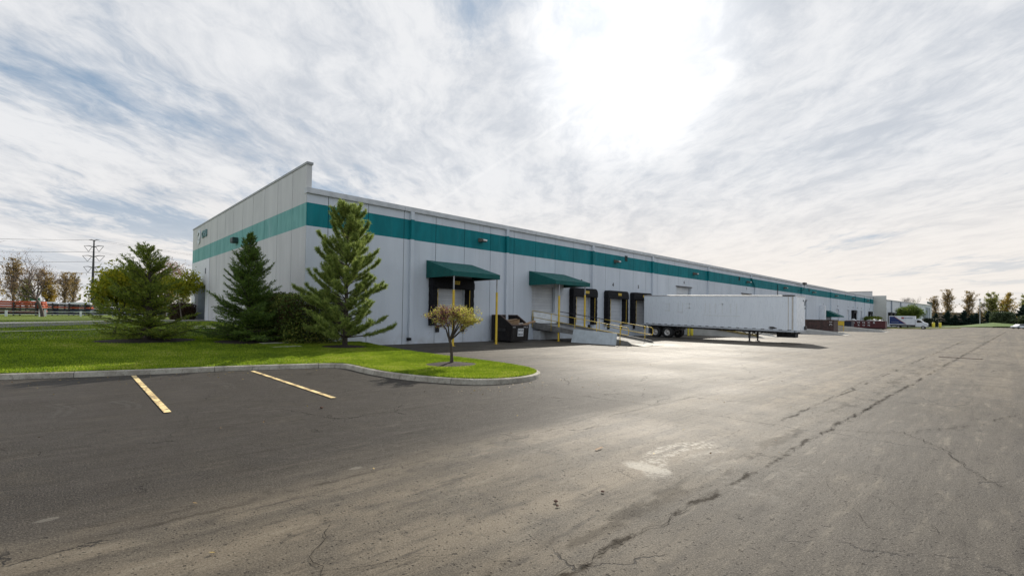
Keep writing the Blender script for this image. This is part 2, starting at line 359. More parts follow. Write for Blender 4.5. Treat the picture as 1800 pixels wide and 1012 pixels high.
M_black = mat('black_vinyl', (.008, .008, .010), .7, (.016, .016, .019), 3, bump=.5, bscale=7, spec=.2)
M_yel = mat('yellow_paint', (.72, .50, .035), .45, (.60, .40, .03), 3)
M_yelr = mat('yellow_rail_paint', (.66, .47, .05), .5, (.48, .34, .05), 5)
M_galv = mat('galvanised_steel', (.42, .42, .42), .45, (.28, .28, .29), 4, metal=.5)
M_white = mat('white_metal', (.74, .77, .80), .4, (.62, .65, .68), 1.2)
M_door = mat('sectional_door_paint', (.66, .68, .70), .5, (.55, .57, .60), 1.0)
M_doorb = mat('tan_dock_door', (.25, .235, .20), .6, (.17, .16, .14), 1.5)
M_conc = mat('concrete', (.42, .395, .35), .85, (.26, .245, .215), 1.3, bump=.4, bscale=20, amount=.7)
M_kerb, _k = newmat('kerb_concrete')
_a = _k.noise(_k.pos, 1.4, 6, .7); _b = _k.noise(_k.pos, 22, 5, .75); _c = _k.noise(_k.mapping(_k.pos, (1, 1, .15)), 7, 5, .7)
_kc = _k.mix(_k.ramp(_a, .36, .62), (.26, .235, .19), (.43, .40, .33)); _kc = _k.mix(_k.ramp(_b, .52, .66, 0, .7), _kc, (.12, .105, .085)); _kc = _k.mix(_k.ramp(_c, .56, .68, 0, .6), _kc, (.10, .085, .07))
_k.link(_kc, _k.b.inputs['Base Color']); _k.b.inputs['Roughness'].default_value = .88; _k.link(_k.bump(_b, .8, .02), _k.b.inputs['Normal'])
M_canvas = mat('green_canvas', (.006, .105, .095), .6, (.004, .075, .070), 2, spec=.25)
M_rub = mat('black_rubber', (.018, .018, .018), .75)
M_steelb = mat('black_steel', (.022, .021, .022), .55, (.04, .036, .034), 3)
M_rust = mat('rusty_steel', (.10, .055, .035), .7, (.045, .035, .032), 4, amount=.4)
M_ink = mat('black_lettering', (.015, .015, .018), .6)
M_bark = mat('bark', (.085, .065, .05), .9, (.04, .032, .026), 14, bump=.8, bscale=30)
M_bark2 = mat('pale_bark', (.17, .14, .115), .9, (.09, .075, .06), 14)
M_mulch = mat('mulch', (.034, .019, .013), .95, (.013, .009, .007), 16, bump=1, bscale=25)
M_glass = mat('window_glass', (.02, .025, .03), .08)
# ------------------------------------------------------------------ ground
def surface(name, outline, m, step, zf, label=None, inner=None, kind='structure', margin=0):
    xs = [p[0] for p in outline]; ys = [p[1] for p in outline]
    pts = [Vector(p) for p in outline]; n = len(pts); segs = [(i, (i + 1) % n) for i in range(n)]
    def inside(x, y):
        c = False
        for i in range(n):
            a, b = pts[i], pts[(i + 1) % n]
            if (a.y > y) != (b.y > y) and x < (b.x - a.x) * (y - a.y) / (b.y - a.y) + a.x: c = not c
        return c
    bx = inner or (min(xs), max(xs), min(ys), max(ys)); x = bx[0]
    while x < bx[1]:
        y = bx[2]
        while y < bx[3]:
            if inside(x, y): pts.append(Vector((x + random.uniform(-.2, .2) * step, y + random.uniform(-.2, .2) * step)))
            y += step
        x += step
    r = delaunay_2d_cdt(pts, segs, [list(range(n))], 1, 1e-5)
    me = bpy.data.meshes.new(name); me.from_pydata([(v.x, v.y, zf(v.x, v.y)) for v in r[0]], [], [list(f) for f in r[2]])
    me.polygons.foreach_set('use_smooth', [True] * len(me.polygons))
    me.materials.append(m); o = bpy.data.objects.new(name, me); COL.objects.link(o); tag(o, label, kind=kind)
    bm = bmesh.new(); bm.from_mesh(me); bmesh.ops.recalc_face_normals(bm, faces=bm.faces)
    if sum(f.normal.z for f in bm.faces) < 0: bmesh.ops.reverse_faces(bm, faces=bm.faces)
    bm.to_mesh(me); bm.free()
    return o
# the far terrain, one sheet to the horizon
g = MB(); g.add([(-1500, -1500, -.25), (2500, -1500, -.25), (2500, 2500, -.25), (-1500, 2500, -.25)], [(0, 1, 2, 3)])
M_far = grass_mat('far_field', (.05, .08, .015), (.07, .095, .02), (.10, .11, .04))
o = g.build('ground', M_far); o['kind'] = 'structure'
# asphalt lot
def lotz(x, y):
    z = 0.0
    return z
lot = surface('parking_lot', [(-60, -60), (240, -60), (248, -20), (240, 6), (226, 20), (180, 23.3), (167.6, 23.3), (167.6, 26.3), (9, 26.3), (-60, 30)], ASPH, 1.2, lotz, inner=(-6, 60, -4, 24))
# kerb path (face foot), from the far left round the island nose to the dock wall
KP = [(-40, 30.2), (-10, 21.6), (-1.13, 18.55), (1.15, 17.78), (3.95, 17.3), (6.2, 16.55)]
def arc(c, r, a0, a1, n): return [(c[0] + r * math.cos(R(a0 + (a1 - a0) * i / n)), c[1] + r * math.sin(R(a0 + (a1 - a0) * i / n))) for i in range(n + 1)]
KP += [(6.95, 16.22), (7.18, 15.8), (7.1, 14.6), (7.09, 13.49), (7.2, 12.6), (7.42, 11.75), (7.72, 10.95), (8.15, 10.22), (8.7, 9.82), (9.3, 9.66), (9.9, 9.66), (10.45, 9.8), (10.92, 10.05), (11.3, 10.42), (11.62, 11.0), (11.86, 11.8), (12.0, 13.03), (12.03, 14.8), (12.02, 17), (12.04, 19.3), (12.3, 21.5), (12.62, 24), (12.95, 26.08)]
def smooth_path(P, it=2):
    for _ in range(it):
        Q = [P[0]]
        for a, b in zip(P, P[1:]): Q += [(a[0] * .75 + b[0] * .25, a[1] * .75 + b[1] * .25), (a[0] * .25 + b[0] * .75, a[1] * .25 + b[1] * .75)]
        Q.append(P[-1]); P = Q
    return P
KPs = smooth_path(KP, 2)
def offset(P, d):
    Q = []
    for i, p in enumerate(P):
        a = Vector(P[max(i - 1, 0)]); b = Vector(P[min(i + 1, len(P) - 1)]); q = (b - a).normalized(); nn = Vector((-q.y, q.x)); Q.append((p[0] + nn.x * d, p[1] + nn.y * d))
    return Q
K2 = offset(KPs, .16); K1 = offset(KPs, .035)
def kerb(name, P0, P1, P2, h=.15, zf=None):
    n = len(P0); vs = []; fs = []
    zf = zf or (lambda x, y: 0)
    for i in range(n):
        z = zf(*P0[i]); vs += [(*P0[i], z - .05), (*P1[i], z + h - .02), (P1[i][0] * .75 + P2[i][0] * .25, P1[i][1] * .75 + P2[i][1] * .25, z + h), (*P2[i], z + h + .004), (*P2[i], z - .05)]
    for i in range(n - 1):
        for k in range(4): fs.append((i * 5 + k, i * 5 + k + 1, (i + 1) * 5 + k + 1, (i + 1) * 5 + k))
    o = MB().add(vs, fs).build(name, M_kerb, smooth=False); o['kind'] = 'structure'; return o
kerb('kerb', KPs, K1, K2)
M_joint = mat('kerb_joint_dirt', (.05, .045, .04), .9)
# kerb joints: narrow dirt-filled gaps every 3 m
jm = MB(); acc = 0
for i in range(1, len(KPs)):
    a, b = Vector(KPs[i - 1]), Vector(KPs[i]); acc += (b - a).length
    if acc > 2.9 and -9 < b.x < 14:
        acc = 0; d = (b - a).normalized(); nn = Vector((-d.y, d.x)); q = [b + nn * k for k in (-.004, .031, .075, .165)]; zs = [-.02, .133, .154, .159]
        vs = []
        for p, z in zip(q, zs): vs += [(p.x - d.x * .006, p.y - d.y * .006, z), (p.x + d.x * .006, p.y + d.y * .006, z)]
        jm.add(vs, [(0, 1, 3, 2), (2, 3, 5, 4), (4, 5, 7, 6)])
o = jm.build('kerb_joints', M_joint); o['kind'] = 'structure'
# lawn
LO = [p for p in offset(KPs, .155)]
lawn_out = LO[:-1] + [(12.8, 26.3), (9.7, 26.3), (9.7, 56.8), (9.7, 90), (-90, 90), (-90, 44)]
lawn = surface('lawn', lawn_out, GRASS, .8, lambda x, y: lawnz(x, y) + .004 + .012 * mnoise.noise(Vector((x, y, 0))), inner=(-16, 12.6, 9, 60))
# grass field beyond, rising ground behind the road
g = MB(); g.add([(-400, 89, .97), (170, 89, .97), (170, 600, .97), (-400, 600, .97)], [(0, 1, 2, 3)])
o = g.build('grass_field', M_far); o['kind'] = 'structure'
# grass blades over the near lawn
def inside_np(poly, x, y):
    c = np.zeros(len(x), bool); n = len(poly)
    for i in range(n):
        ax, ay = poly[i]; bx_, by_ = poly[(i + 1) % n]
        cond = (ay > y) != (by_ > y)
        with np.errstate(divide='ignore', invalid='ignore'): xi = (bx_ - ax) * (y - ay) / (by_ - ay) + ax
        c ^= cond & (x < xi)
    return c
MULCH = [((3.0, 28.2), 2.0, 1.25), ((6.85, 26.5), 1.5, 1.3), ((10.2, 22.6), 1.15, .95), ((9.95, 13.45), .95, .82)]
def blades(n, x0, x1, y0, y1):
    x = rng.uniform(x0, x1, n); y = rng.uniform(y0, y1, n)
    k = inside_np([(p[0], p[1]) for p in lawn_out], x, y) & ~((x > 9.3) & (y > 26))
    d = np.hypot(x, y); k &= rng.uniform(0, 1, n) < np.clip((15. / d) ** 1.3, 0, 1)
    for (cx_, cy_), ra, rb in MULCH: k &= (((x - cx_) / ra) ** 2 + ((y - cy_) / rb) ** 2) > .93
    return x[k], y[k]
xs, ys = [], []
for a in ((420000, 6.8, 12.6, 9.4, 26.3), (420000, -12, 7.6, 16, 30), (160000, -16, 9.4, 30, 46)):
    x, y = blades(*a); xs.append(x); ys.append(y)
xs = np.concatenate(xs); ys = np.concatenate(ys); N = len(xs)
tt = np.clip((ys - 17) / 29, 0, 1); s1 = tt * tt * (3 - 2 * tt); t2 = np.clip((xs - 8.5) / 4, 0, 1); s2 = t2 * t2 * (3 - 2 * t2)
zs = .15 + .85 * s1 * (1 - np.where(ys < 26.5, .6 * s2, 0))
az = rng.uniform(0, 2 * np.pi, N); hgt = rng.uniform(.03, .075, N); wd = rng.uniform(.006, .013, N) * np.clip(np.hypot(xs, ys) / 14, 1, 2.2); lean = rng.uniform(0, .05, N); la = rng.uniform(0, 2 * np.pi, N)
base = np.stack([xs, ys, zs], 1); sx = np.stack([np.cos(az) * wd, np.sin(az) * wd, 0 * wd], 1)
tip = base + np.stack([np.cos(la) * lean, np.sin(la) * lean, hgt], 1)
tri = np.stack([base - sx, base + sx, tip], 1)
M_blade = leaf_mat('grass_blade', [(0, (.09, .15, .012)), (.45, (.21, .31, .018)), (.8, (.36, .45, .03)), (1, (.52, .46, .15))], .5)
pat = np.sin(xs * .9 + 1.3 * np.sin(ys * .5)) * .10 + np.sin(ys * 1.7 + xs * .4) * .08 + np.sin(xs * 4.1 + 2 * np.sin(ys * 2.3)) * np.sin(ys * 3.7) * .13 - .06
o = npmesh('lawn_grass', tri, 3, M_blade, tint=np.clip(rng.uniform(0, .8, N) + .1 + pat, 0, 1)); tag(o, 'short bright green mown grass of the kerbed lawn', 'grass', kind='stuff')
# road, its pale verge strip and thin edging across the lawn on the left
def drape(name, P, m, lift, step=1.0):
    return surface(name, P, m, 2.0, lambda x, y: lawnz(x, y) + lift, inner=(-30, 8, 30, 50))
M_road = mat('road_asphalt', (.115, .11, .108), .8, (.09, .086, .084), .6)
M_side = mat('sidewalk_concrete', (.50, .465, .40), .85, (.40, .37, .32), 1.0, bump=.3)
drape('road', [(-60, 18.0 + 5), (-30, 32.0 - 5), (-10, 34.3), (-2.33, 37.0), (2.6, 40.9), (9.6, 46.5), (9.6, 50.2), (2.6, 44.4), (-2.5, 40.4), (-10, 38), (-30, 32), (-60, 28)], M_road, .03)
drape('pavement', [(-60, 28), (-30, 32), (-10, 38), (-2.5, 40.4), (2.6, 44.4), (9.6, 50.2), (9.6, 52), (2.6, 46.3), (-2.7, 42.6), (-10, 40), (-30, 34), (-60, 30)], M_side, .045)
drape('path_edging', [(-30, 27.0), (-10, 31.6), (-2.1, 33.9), (1.5, 34.85), (4.0, 35.4), (4.0, 35.55), (1.5, 35.05), (-2.1, 34.1), (-10, 31.8), (-30, 27.2)], M_side, .06)
# stepped entrance walk beside the building
wk = MB()
walk = [(31.0, 35.4), (28.9, 31.0), (27.0, 28.9), (25.0, 27.0), (23.2, 25.0)]
for i, (a, b) in enumerate(walk): wk.box(7.1, 8.35, a, b - .0, .0, .60 - i * .075)
wk.box(6.3, 9.44, 35.4, 37.7, .2, .80); wk.box(6.35, 7.6, 37.7, 39.6, .3, .86)
o = wk.build('entrance_walk', M_side, bevel=.01); o['kind'] = 'structure'
wk = MB().box(6.4, 9.44, 35.0, 35.38, .3, .715); o = wk.build('walk_step', mat('brown_brick_step', (.16, .10, .08), .9)); o['kind'] = 'structure'
# mulch rings
for i, ((cx_, cy_), ra, rb) in enumerate(MULCH):
    vs = [(cx_, cy_, lawnz(cx_, cy_) + .10)]; fs = []; nA = 40
    for ring in (.35, .7, 1.0):
        for k in range(nA):
            a = 2 * math.pi * k / nA; rr = ring * (1 + .06 * math.sin(5 * a + i) + random.uniform(-.03, .03)); x = cx_ + ra * rr * math.cos(a); y = cy_ + rb * rr * math.sin(a)
            vs.append((x, y, lawnz(x, y) + (.09, .06, .012)[(.35, .7, 1.0).index(ring)] + random.uniform(-.008, .012)))
    for k in range(nA): fs.append((0, 1 + k, 1 + (k + 1) % nA))
    for q in range(2):
        for k in range(nA): fs.append((1 + q * nA + k, 1 + (q + 1) * nA + k, 1 + (q + 1) * nA + (k + 1) % nA, 1 + q * nA + (k + 1) % nA))
    o = MB().add(vs, fs).build('mulch_bed', M_mulch, smooth=True); o['kind'] = 'structure'
    # bark chips on the bed
# painted stall lines and court line
M_line, _t = newmat('stall_paint')
_n = _t.noise(_t.pos, 14, 6, .7); _n2 = _t.noise(_t.pos, 2.2, 4, .6); _w = _t.ramp(_t.math('ADD', _t.math('MULTIPLY', _n, .7), _t.math('MULTIPLY', _n2, .3)), .43, .50)
_t.link(_t.mix(_w, (.10, .08, .06), _t.mix(_t.ramp(_n2, .3, .7), (.60, .42, .17), (.80, .62, .30))), _t.b.inputs['Base Color']); _t.b.inputs['Roughness'].default_value = .75
_t.link(_t.bump(_n, .5, .01), _t.b.inputs['Normal'])
M_line2 = mat('worn_line_paint', (.34, .31, .24), .8, (.16, .15, .13), 3)
def strip(name, pts, wd, m, z=.016):
    P = [Vector(p) for p in pts]; vs = []
    for i, p in enumerate(P):
        d = (P[min(i + 1, len(P) - 1)] - P[max(i - 1, 0)]).normalized(); nn = Vector((-d.y, d.x)) * wd * .5
        vs += [(p.x - nn.x, p.y - nn.y, z), (p.x + nn.x, p.y + nn.y, z)]
    o = MB().add(vs, [(2 * i, 2 * i + 1, 2 * i + 3, 2 * i + 2) for i in range(len(P) - 1)]).build(name, m); o['kind'] = 'structure'; return o
strip('parking_line', [(1.50, 10.92), (1.57, 17.52)], .115, M_line)
strip('parking_line', [(4.50, 10.48), (4.50, 16.75)], .115, M_line)
strip('parking_line', [(-1.52, 10.95), (-1.5, 18.4)], .115, M_line)
strip('court_line', [(18.3, 24.0), (20.6, 19.0)], .12, M_line2)
strip('court_line', [(23.2, 22.5), (25.0, 19.3)], .12, M_line2)
# open cracks in the asphalt: thin jagged dark seams
M_crack = mat('crack_dark', (.020, .017, .014), 1.0, spec=.1)
def crackpath(pts, wd, jit, name='asphalt_crack', step=.12, seed=0, z=.014, gap=0.0):
    rd = random.Random(seed); out = []; P = [Vector(p) for p in pts]
    for a, b in zip(P, P[1:]):
        n = max(1, int((b - a).length / step)); d = (b - a).normalized(); nn = Vector((-d.y, d.x))
        for k in range(n): out.append(a.lerp(b, k / n) + nn * (mnoise.noise(Vector(((a.x + k * step) * 1.3, seed * 3.1, 0))) * jit * 1.6 + rd.uniform(-jit, jit)))
    out.append(P[-1]); vs = []; fs = []
    for i, p in enumerate(out):
        d = (out[min(i + 1, len(out) - 1)] - out[max(i - 1, 0)]).normalized(); nn = Vector((-d.y, d.x)) * wd * rd.uniform(.15, 1.0) * .5
        vs += [(p.x - nn.x, p.y - nn.y, z), (p.x + nn.x, p.y + nn.y, z)]
        if i and not (gap and mnoise.noise(Vector((p.x * .8, p.y * .8, seed))) < gap - .5): fs.append((2 * i - 2, 2 * i - 1, 2 * i + 1, 2 * i))
    return vs, fs
ck = MB()
paths = [([(2.2, 2.34), (4, 2.27), (8, 2.2), (12, 2.12)], .022, .04, .6), ([(10.6, 2.96), (18.6, 3.12), (36, 3.0)], .03, .02, .3),
         ([(11, 2.14), (15, 2.06), (29.1, 1.86), (65, 1.27), (110, .55)], .045, .04, .55), ([(36, 3.0), (65, 2.9), (120, 2.6)], .06, .04, .2),
         ([(10.7, 2.96), (9.5, 4.35), (9.3, 6.5), (9.6, 8.6)], .02, .02, .1), ([(14.3, 8.1), (17.5, 4.8), (18.0, 3.1), (18.2, -3)], .02, .02, .1),
         ([(9.9, 2.2), (10.3, 1.5), (10.9, 1.1), (12.5, .4), (16, -.5)], .045, .04, .1), ([(10.8, 1.3), (9.6, .6), (8.4, .2), (7.6, -.3)], .04, .05, .1),
         ([(6.7, 1.5), (6.1, 1.2), (5.6, .9), (5.2, .3), (5.3, -.3)], .016, .04, 0), ([(6.7, 1.5), (6.5, .9), (5.9, .4), (5.6, .0)], .014, .04, 0),
         ([(1.57, 11.1), (1.98, 11.05), (3.2, 10.9), (4.52, 10.29), (7, 10.0)], .022, .02, .1), ([(1.98, 11.0), (1.66, 10.2), (1.61, 9.65), (1.3, 9.0), (1.06, 8.2)], .018, .05, 0),
         ([(1.08, 8.2), (-.49, 8.42), (-3, 8.6)], .014, .01, .2), ([(1.79, 4.95), (1.85, 4.3), (1.55, 3.9), (1.46, 3.5), (1.6, 3.0)], .022, .05, .1), ([(1.8, 4.5), (1.4, 4.35), (1.1, 4.5), (.7, 4.3)], .014, .04, .1),
         ([(1.4, 3.6), (2.2, 3.2), (2.6, 2.7)], .016, .05, .1), ([(18.6, 3.1), (22, 9.6), (23, 15)], .03, .02, .25), ([(36.4, 2.4), (38, 6), (39, 12)], .03, .02, .2), ([(29, 1.9), (28, 7), (29, 16)], .03, .02, .2),
         ([(12, 10.3), (16, 12.6), (22, 13.0)], .02, .02, .2), ([(55, 2.8), (57, 12)], .05, .03, .2), ([(80, 2), (82, 14)], .06, .03, .2), ([(50, -9), (66, 1.5), (90, 2.0)], .07, .05, .2), ([(60, -20), (110, -17)], .08, .05, .2), ([(120, -20), (125, 10)], .09, .05, .2)]
for i, (p, wd, j, gp) in enumerate(paths):
    vs, fs = crackpath(p, wd * .34, j * .8, seed=i + 1, gap=gp, step=.10 if p[0][0] < 15 else .35); ck.add(vs, fs)
o = ck.build('asphalt_cracks', M_crack); o['kind'] = 'structure'
# pale scrubbed tyre mark: two treads of short pale bars curving across the lane
M_chalk = mat('chalky_scuff', (.60, .57, .50), .8, (.26, .24, .19), 22, amount=.5)
ch = MB(); rd = random.Random(4)
def tread(path, wd, n, slant, barw=.028):
    P = [Vector(p) for p in smooth_path(path, 3)]; L = [0]
    for a, b in zip(P, P[1:]): L.append(L[-1] + (b - a).length)
    for k in range(n):
        s_ = L[-1] * (k + .5) / n; i = max(j for j in range(len(L)) if L[j] <= s_); i = min(i, len(P) - 2)
        a, b = P[i], P[i + 1]; c = a.lerp(b, (s_ - L[i]) / max(1e-6, L[i + 1] - L[i])); d = (b - a).normalized(); nn = Vector((-d.y, d.x)); e = (nn + d * slant).normalized()
        h = wd * .5 * rd.uniform(.7, 1.05); bw = barw * rd.uniform(.5, 1.1) * .42; c = c + nn * rd.uniform(-.02, .02)
        ch.add([(*(c - e * h - d * bw), .0165), (*(c + e * h - d * bw), .0165), (*(c + e * h + d * bw), .0165), (*(c - e * h + d * bw), .0165)], [(0, 1, 2, 3)])
M_scuf2 = mat('faint_scuff', (.13, .122, .11), .8, (.08, .075, .07), 26, amount=.7)
ch = MB()
for pth in ([(-.2, 13.2), (.1, 12.4), (-.1, 11.6)], [(.8, 12.9), (1.05, 12.2), (.95, 11.6)], [(2.9, 14.6), (3.15, 14.0), (3.0, 13.2)], [(4.1, 14.2), (4.35, 13.4), (4.0, 12.7)]):
    for dx in (0, .16): tread([(a + dx, b) for a, b in pth], .10, 26, .3, .012)
o = ch.build('tyre_marks', M_scuf2); o['kind'] = 'structure'
# ------------------------------------------------------------------ warehouse
WY = 26.107; WX = 9.463; XE = 167.6
wh = thing('warehouse', 'long white concrete warehouse with a teal painted band and loading docks', 'building', (WX, WY, 0))
OFF = (WX, WY, 0)
def B(): return MB(OFF)
doors = [  # x0, x1, z0, z1, kind
 (17.95, 20.25, 1.2, 3.62, 'seal'), (27.1, 29.9, .95, 4.29, 'drive'), (32.25, 34.75, 1.2, 3.62, 'seal'), (37.35, 39.85, 1.2, 3.62, 'seal'), (41.8, 44.3, 1.2, 3.62, 'seal'),
 (50.95, 54.64, 1.2, 5.47, 'drive'), (70.25, 73.9, 1.2, 5.47, 'drive'), (98.6, 102.3, 1.2, 5.47, 'drive'), (112.2, 115.7, 1.2, 4.5, 'open'), (124.8, 127.4, 1.2, 4.32, 'plain'), (135.1, 137.5, 1.2, 4.32, 'plain'),
 (139.9, 142.9, 1.2, 4.1, 'seal'), (145.2, 147.4, 1.2, 4.32, 'plain'), (150, 152.2, 1.2, 4.32, 'plain'), (160.2, 163.2, 1.2, 4.1, 'seal')]
FZ = 8.38
# dock wall: precast panels, 18 mm joints, openings cut out
joints = [WX + .01] + [10.66 + 2.4 * k for k in range(66) if 10.66 + 2.4 * k < XE - 1] + [XE]
wb = B()
for a, b in zip(joints, joints[1:]):
    a2, b2 = a + .017, b - .017
    cuts = sorted({a2, b2} | {min(max(x, a2), b2) for d in doors for x in d[:2]})
    for x0, x1 in zip(cuts, cuts[1:]):
        if x1 - x0 < 1e-4: continue
        xm = (x0 + x1) / 2; d = [q for q in doors if q[0] < xm < q[1]]
        if d:
            if d[0][2] > .1: wb.box(x0, x1, WY, WY + .25, -.3, d[0][2])
            wb.box(x0, x1, WY, WY + .25, d[0][3], FZ)
        else: wb.box(x0, x1, WY, WY + .25, -.3, FZ)
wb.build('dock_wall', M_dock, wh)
# dark joint backing (strips behind each joint) and jamb linings
jb = B()
for a in joints[1:-1]:
    for (z0, z1) in ((0, FZ),):
        dd = [q for q in doors if q[0] - .02 < a < q[1] + .02]
        if dd: jb.box(a - .05, a + .05, WY + .03, WY + .24, dd[0][3] + .01, FZ - .02); jb.box(a - .05, a + .05, WY + .03, WY + .24, 0, dd[0][2] - .01)
        else: jb.box(a - .05, a + .05, WY + .03, WY + .24, 0, FZ - .02)
jb.build('panel_joint_sealant', M_dark, wh)
fb = B()
for k in range(27):   # fascia in lengths
    a = WX - .02 + k * 6.0; b = min(a + 5.985, XE + .05)
    if a < b: fb.prism([(WY - .13, 8.36), (WY - .13, 8.42), (WY - .10, 8.66), (WY + .3, 8.66), (WY + .3, 8.36)], 'x', a, b)
fb.build('roof_fascia', M_fascia, wh)
B().box(WX + .3, XE - .35, WY + .26, 56.2, 8.3, 8.45).build('roof', mat('roof_membrane', (.3, .3, .3), .9), wh)
# front (left) wall with parapet, panel joints every 2.56 m, entrance recess
PZ = 9.93; yj = [WY + .02, 28.3] + [28.3 + 2.565 * k for k in range(1, 12)]; yj[-1] = 56.62
rec = (50.3, 54.9, .95, 4.2)
fb = B(); fj = B()
for a, b in zip(yj, yj[1:]):
    cuts = sorted({a, b} | {min(max(y, a), b) for y in rec[:2]})
    for y0, y1 in zip(cuts, cuts[1:]):
        if y1 - y0 < 1e-4: continue
        ya = y0 + (.024 if y0 == a else 0); yb = y1 - (.024 if y1 == b else 0)
        if rec[0] < (y0 + y1) / 2 < rec[1]: fb.box(WX, WX + .27, ya, yb, -.2, rec[2]); fb.box(WX, WX + .27, ya, yb, rec[3], PZ)
        else: fb.box(WX, WX + .27, ya, yb, -.2, PZ)
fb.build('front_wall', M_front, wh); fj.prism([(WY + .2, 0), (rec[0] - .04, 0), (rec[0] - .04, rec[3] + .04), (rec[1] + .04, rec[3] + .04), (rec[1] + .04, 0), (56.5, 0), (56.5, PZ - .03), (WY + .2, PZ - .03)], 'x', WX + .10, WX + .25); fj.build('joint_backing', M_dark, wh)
B().box(WX - .03, WX + .32, WY - .02, 56.7, PZ, PZ + .14).build('parapet_coping', mat('coping_metal', (.33, .34, .34), .5), wh, bevel=.01)
eb = B(); eb.box(WX - .02, WX - .003, 49.0, 50.28, .98, BB - .02); eb.box(WX - .02, WX - .003, 54.92, 56.62, .98, BB - .02); eb.box(WX - .02, WX - .003, 50.28, 54.92, 4.22, BB - .02)
eb.build('entrance_surround', mat('bright_white_paint', (.74, .75, .78), .6, (.68, .69, .72)), wh)
B().box(WX + 1.2, WX + 1.3, 50.2, 55.0, .9, 4.3).build('entrance_recess_wall', mat('ribbed_grey_panel', (.16, .155, .14), .6, (.12, .115, .10), 2, stretch=(1, 4, .1)), wh)
rb = B(); rb.box(WX + .272, WX + 1.19, 54.9, 55.0, .9, 4.28); rb.box(WX + .272, WX + 1.19, 50.2, 50.3, .9, 4.28); rb.box(WX + .272, WX + 1.19, 50.3, 54.9, 4.2, 4.28)
rb.build('entrance_jamb', mat('blue_grey_paint', (.45, .50, .54), .6), wh)
B().box(WX + .27, XE - .3, 56.3, 56.6, 0, 8.3).build('rear_wall', M_front, wh)
# far end parapet
B().box(XE - .28, XE, WY + .255, 60, 0, 10.1).build('end_wall', M_front, wh)
B().box(XE - .33, XE + .05, WY + .255, 60, 10.1, 10.25).build('parapet_coping', mat('coping_metal', (.33, .34, .34), .5), wh)
# downspouts
for i, x in enumerate([15.98, 24.26, 34.97, 45.51, 59.14, 74.5, 98.54, 119.58, 143.67, 154.65, 163.05]):
    d = B(); x0, x1 = x - .11, x + .11
    if i == 5:
        d.tube([(73.6, WY - .13, 8.34), (73.6, WY - .13, 7.9), (75.2, WY - .13, 6.5), (75.2, WY - .13, .4)], .10, 4)
    else:
        zb = .42 if i < 1 else .25
        d.box(x0, x1, WY - .20, WY - .015, zb + .9, 8.35); d.box(x0 - .03, x1 + .03, WY - .22, WY - .012, zb, zb + .9)
    ds = d.build('downspout', M_dock, wh)
    if i < 3:
        B().box(x - .20, x + .02, WY - .22, WY - .01, .22, .40).build('drain_boot', M_black, wh)
# wall lights
lg0 = None
LX = [21.67, 38.61, 55.21, 72.27, 88.88, 106.16, 123.74, 140.51, 158.38]
M_lh = mat('lamp_housing', (.16, .13, .11), .4)
for x in LX:
    if lg0 is None:
        l = MB(); l.prism([(0, .12), (-.10, .14), (-.52, .02), (-.56, -.10), (-.50, -.14), (-.08, -.14), (0, -.12)], 'x', -.20, .20)
        lg0 = l.build('wall_light', M_lh, wh, bevel=.02); lg0.location = (x - WX, 0, 7.25)
        le = MB(); le.box(-.17, .17, -.50, -.28, -.165, -.143); e0 = le.build('lamp_lens', M_glass, lg0)
        lf = MB(); lf.box(-.17, .17, -.585, -.565, -.09, .0); lf.build('reflector_face', mat('lamp_aluminium', (.75, .75, .73), .25, metal=.6), lg0)
    else:
        c = copy_tree(lg0, wh); c.location = (x - WX, 0, 7.25)
l = B(); l.prism([(WX, 7.0), (WX - .45, 7.0), (WX - .5, 7.12), (WX - .42, 7.4), (WX, 7.45)], 'y', 39.6, 40.5) if False else l.box(WX - .4, WX, 39.6, 40.35, 7.0, 7.4)
l.build('wall_light', mat('dark_green_lamp', (.012, .045, .04), .5), wh, bevel=.05, label='dark green box light on the front wall')
# vents / louvres
for i, (x, z) in enumerate([(40.53, 7.7), (69.39, 7.55), (103.65, 7.55), (133.37, 7.65)]):
    v = B()
    for k in range(6): v.obox((x, WY - .03, z - .22 + k * .09), (.42, .02, .09), Matrix.Rotation(R(35), 3, 'X'))
    vf = v.build('louvre_vent', mat('vent_slats', (.05, .09, .09), .6), wh)
    B().box(x - .22, x + .22, WY - .012, WY - .002, z - .27, z + .27).build('vent_backing', M_dark, vf)
for y in (55.67, 50.33): B().box(WX - .06, WX - .021, y - .12, y + .12, 5.25, 5.75).build('wall_vent', mat('vent_grey', (.16, .18, .19), .6), wh)
# antenna arm on the dock wall
a = B(); a.tube([(96.8, WY, 7.1), (96.8, WY - .9, 7.2), (96.8, WY - 1.0, 8.2)], .04, 6); a.box(96.2, 97.4, WY - 1.25, WY - .85, 8.2, 8.55); a.build('camera_arm', M_steelb, wh)
B().tube([(85.55, WY - .06, 7.6), (85.55, WY - .06, 4.4)], .05, 6).build('conduit', M_steelb, wh)
# antenna mast behind on front wall
# dock numbers
nums = [(30.6, 5.0, '3'), (38.32, 4.97, '4'), (42.85, 4.99, '5'), (52.82, 6.04, '6'), (72.07, 6.2, '7'), (100.4, 6.1, '8'), (113.9, 5.1, '9'), (126.1, 5.0, '10'), (136.3, 5.0, '11'), (141.4, 5.0, '12'), (146.3, 5.0, '13'), (151.1, 5.0, '14'), (161.7, 5.0, '15')]
nums[0] = (33.45, 4.98, '3')
for x, z, s in nums:
    text('door_number', s, M_ink, .48, (x - WX, -.012, z), (R(90), 0, 0), wh, .012, bold=.012)
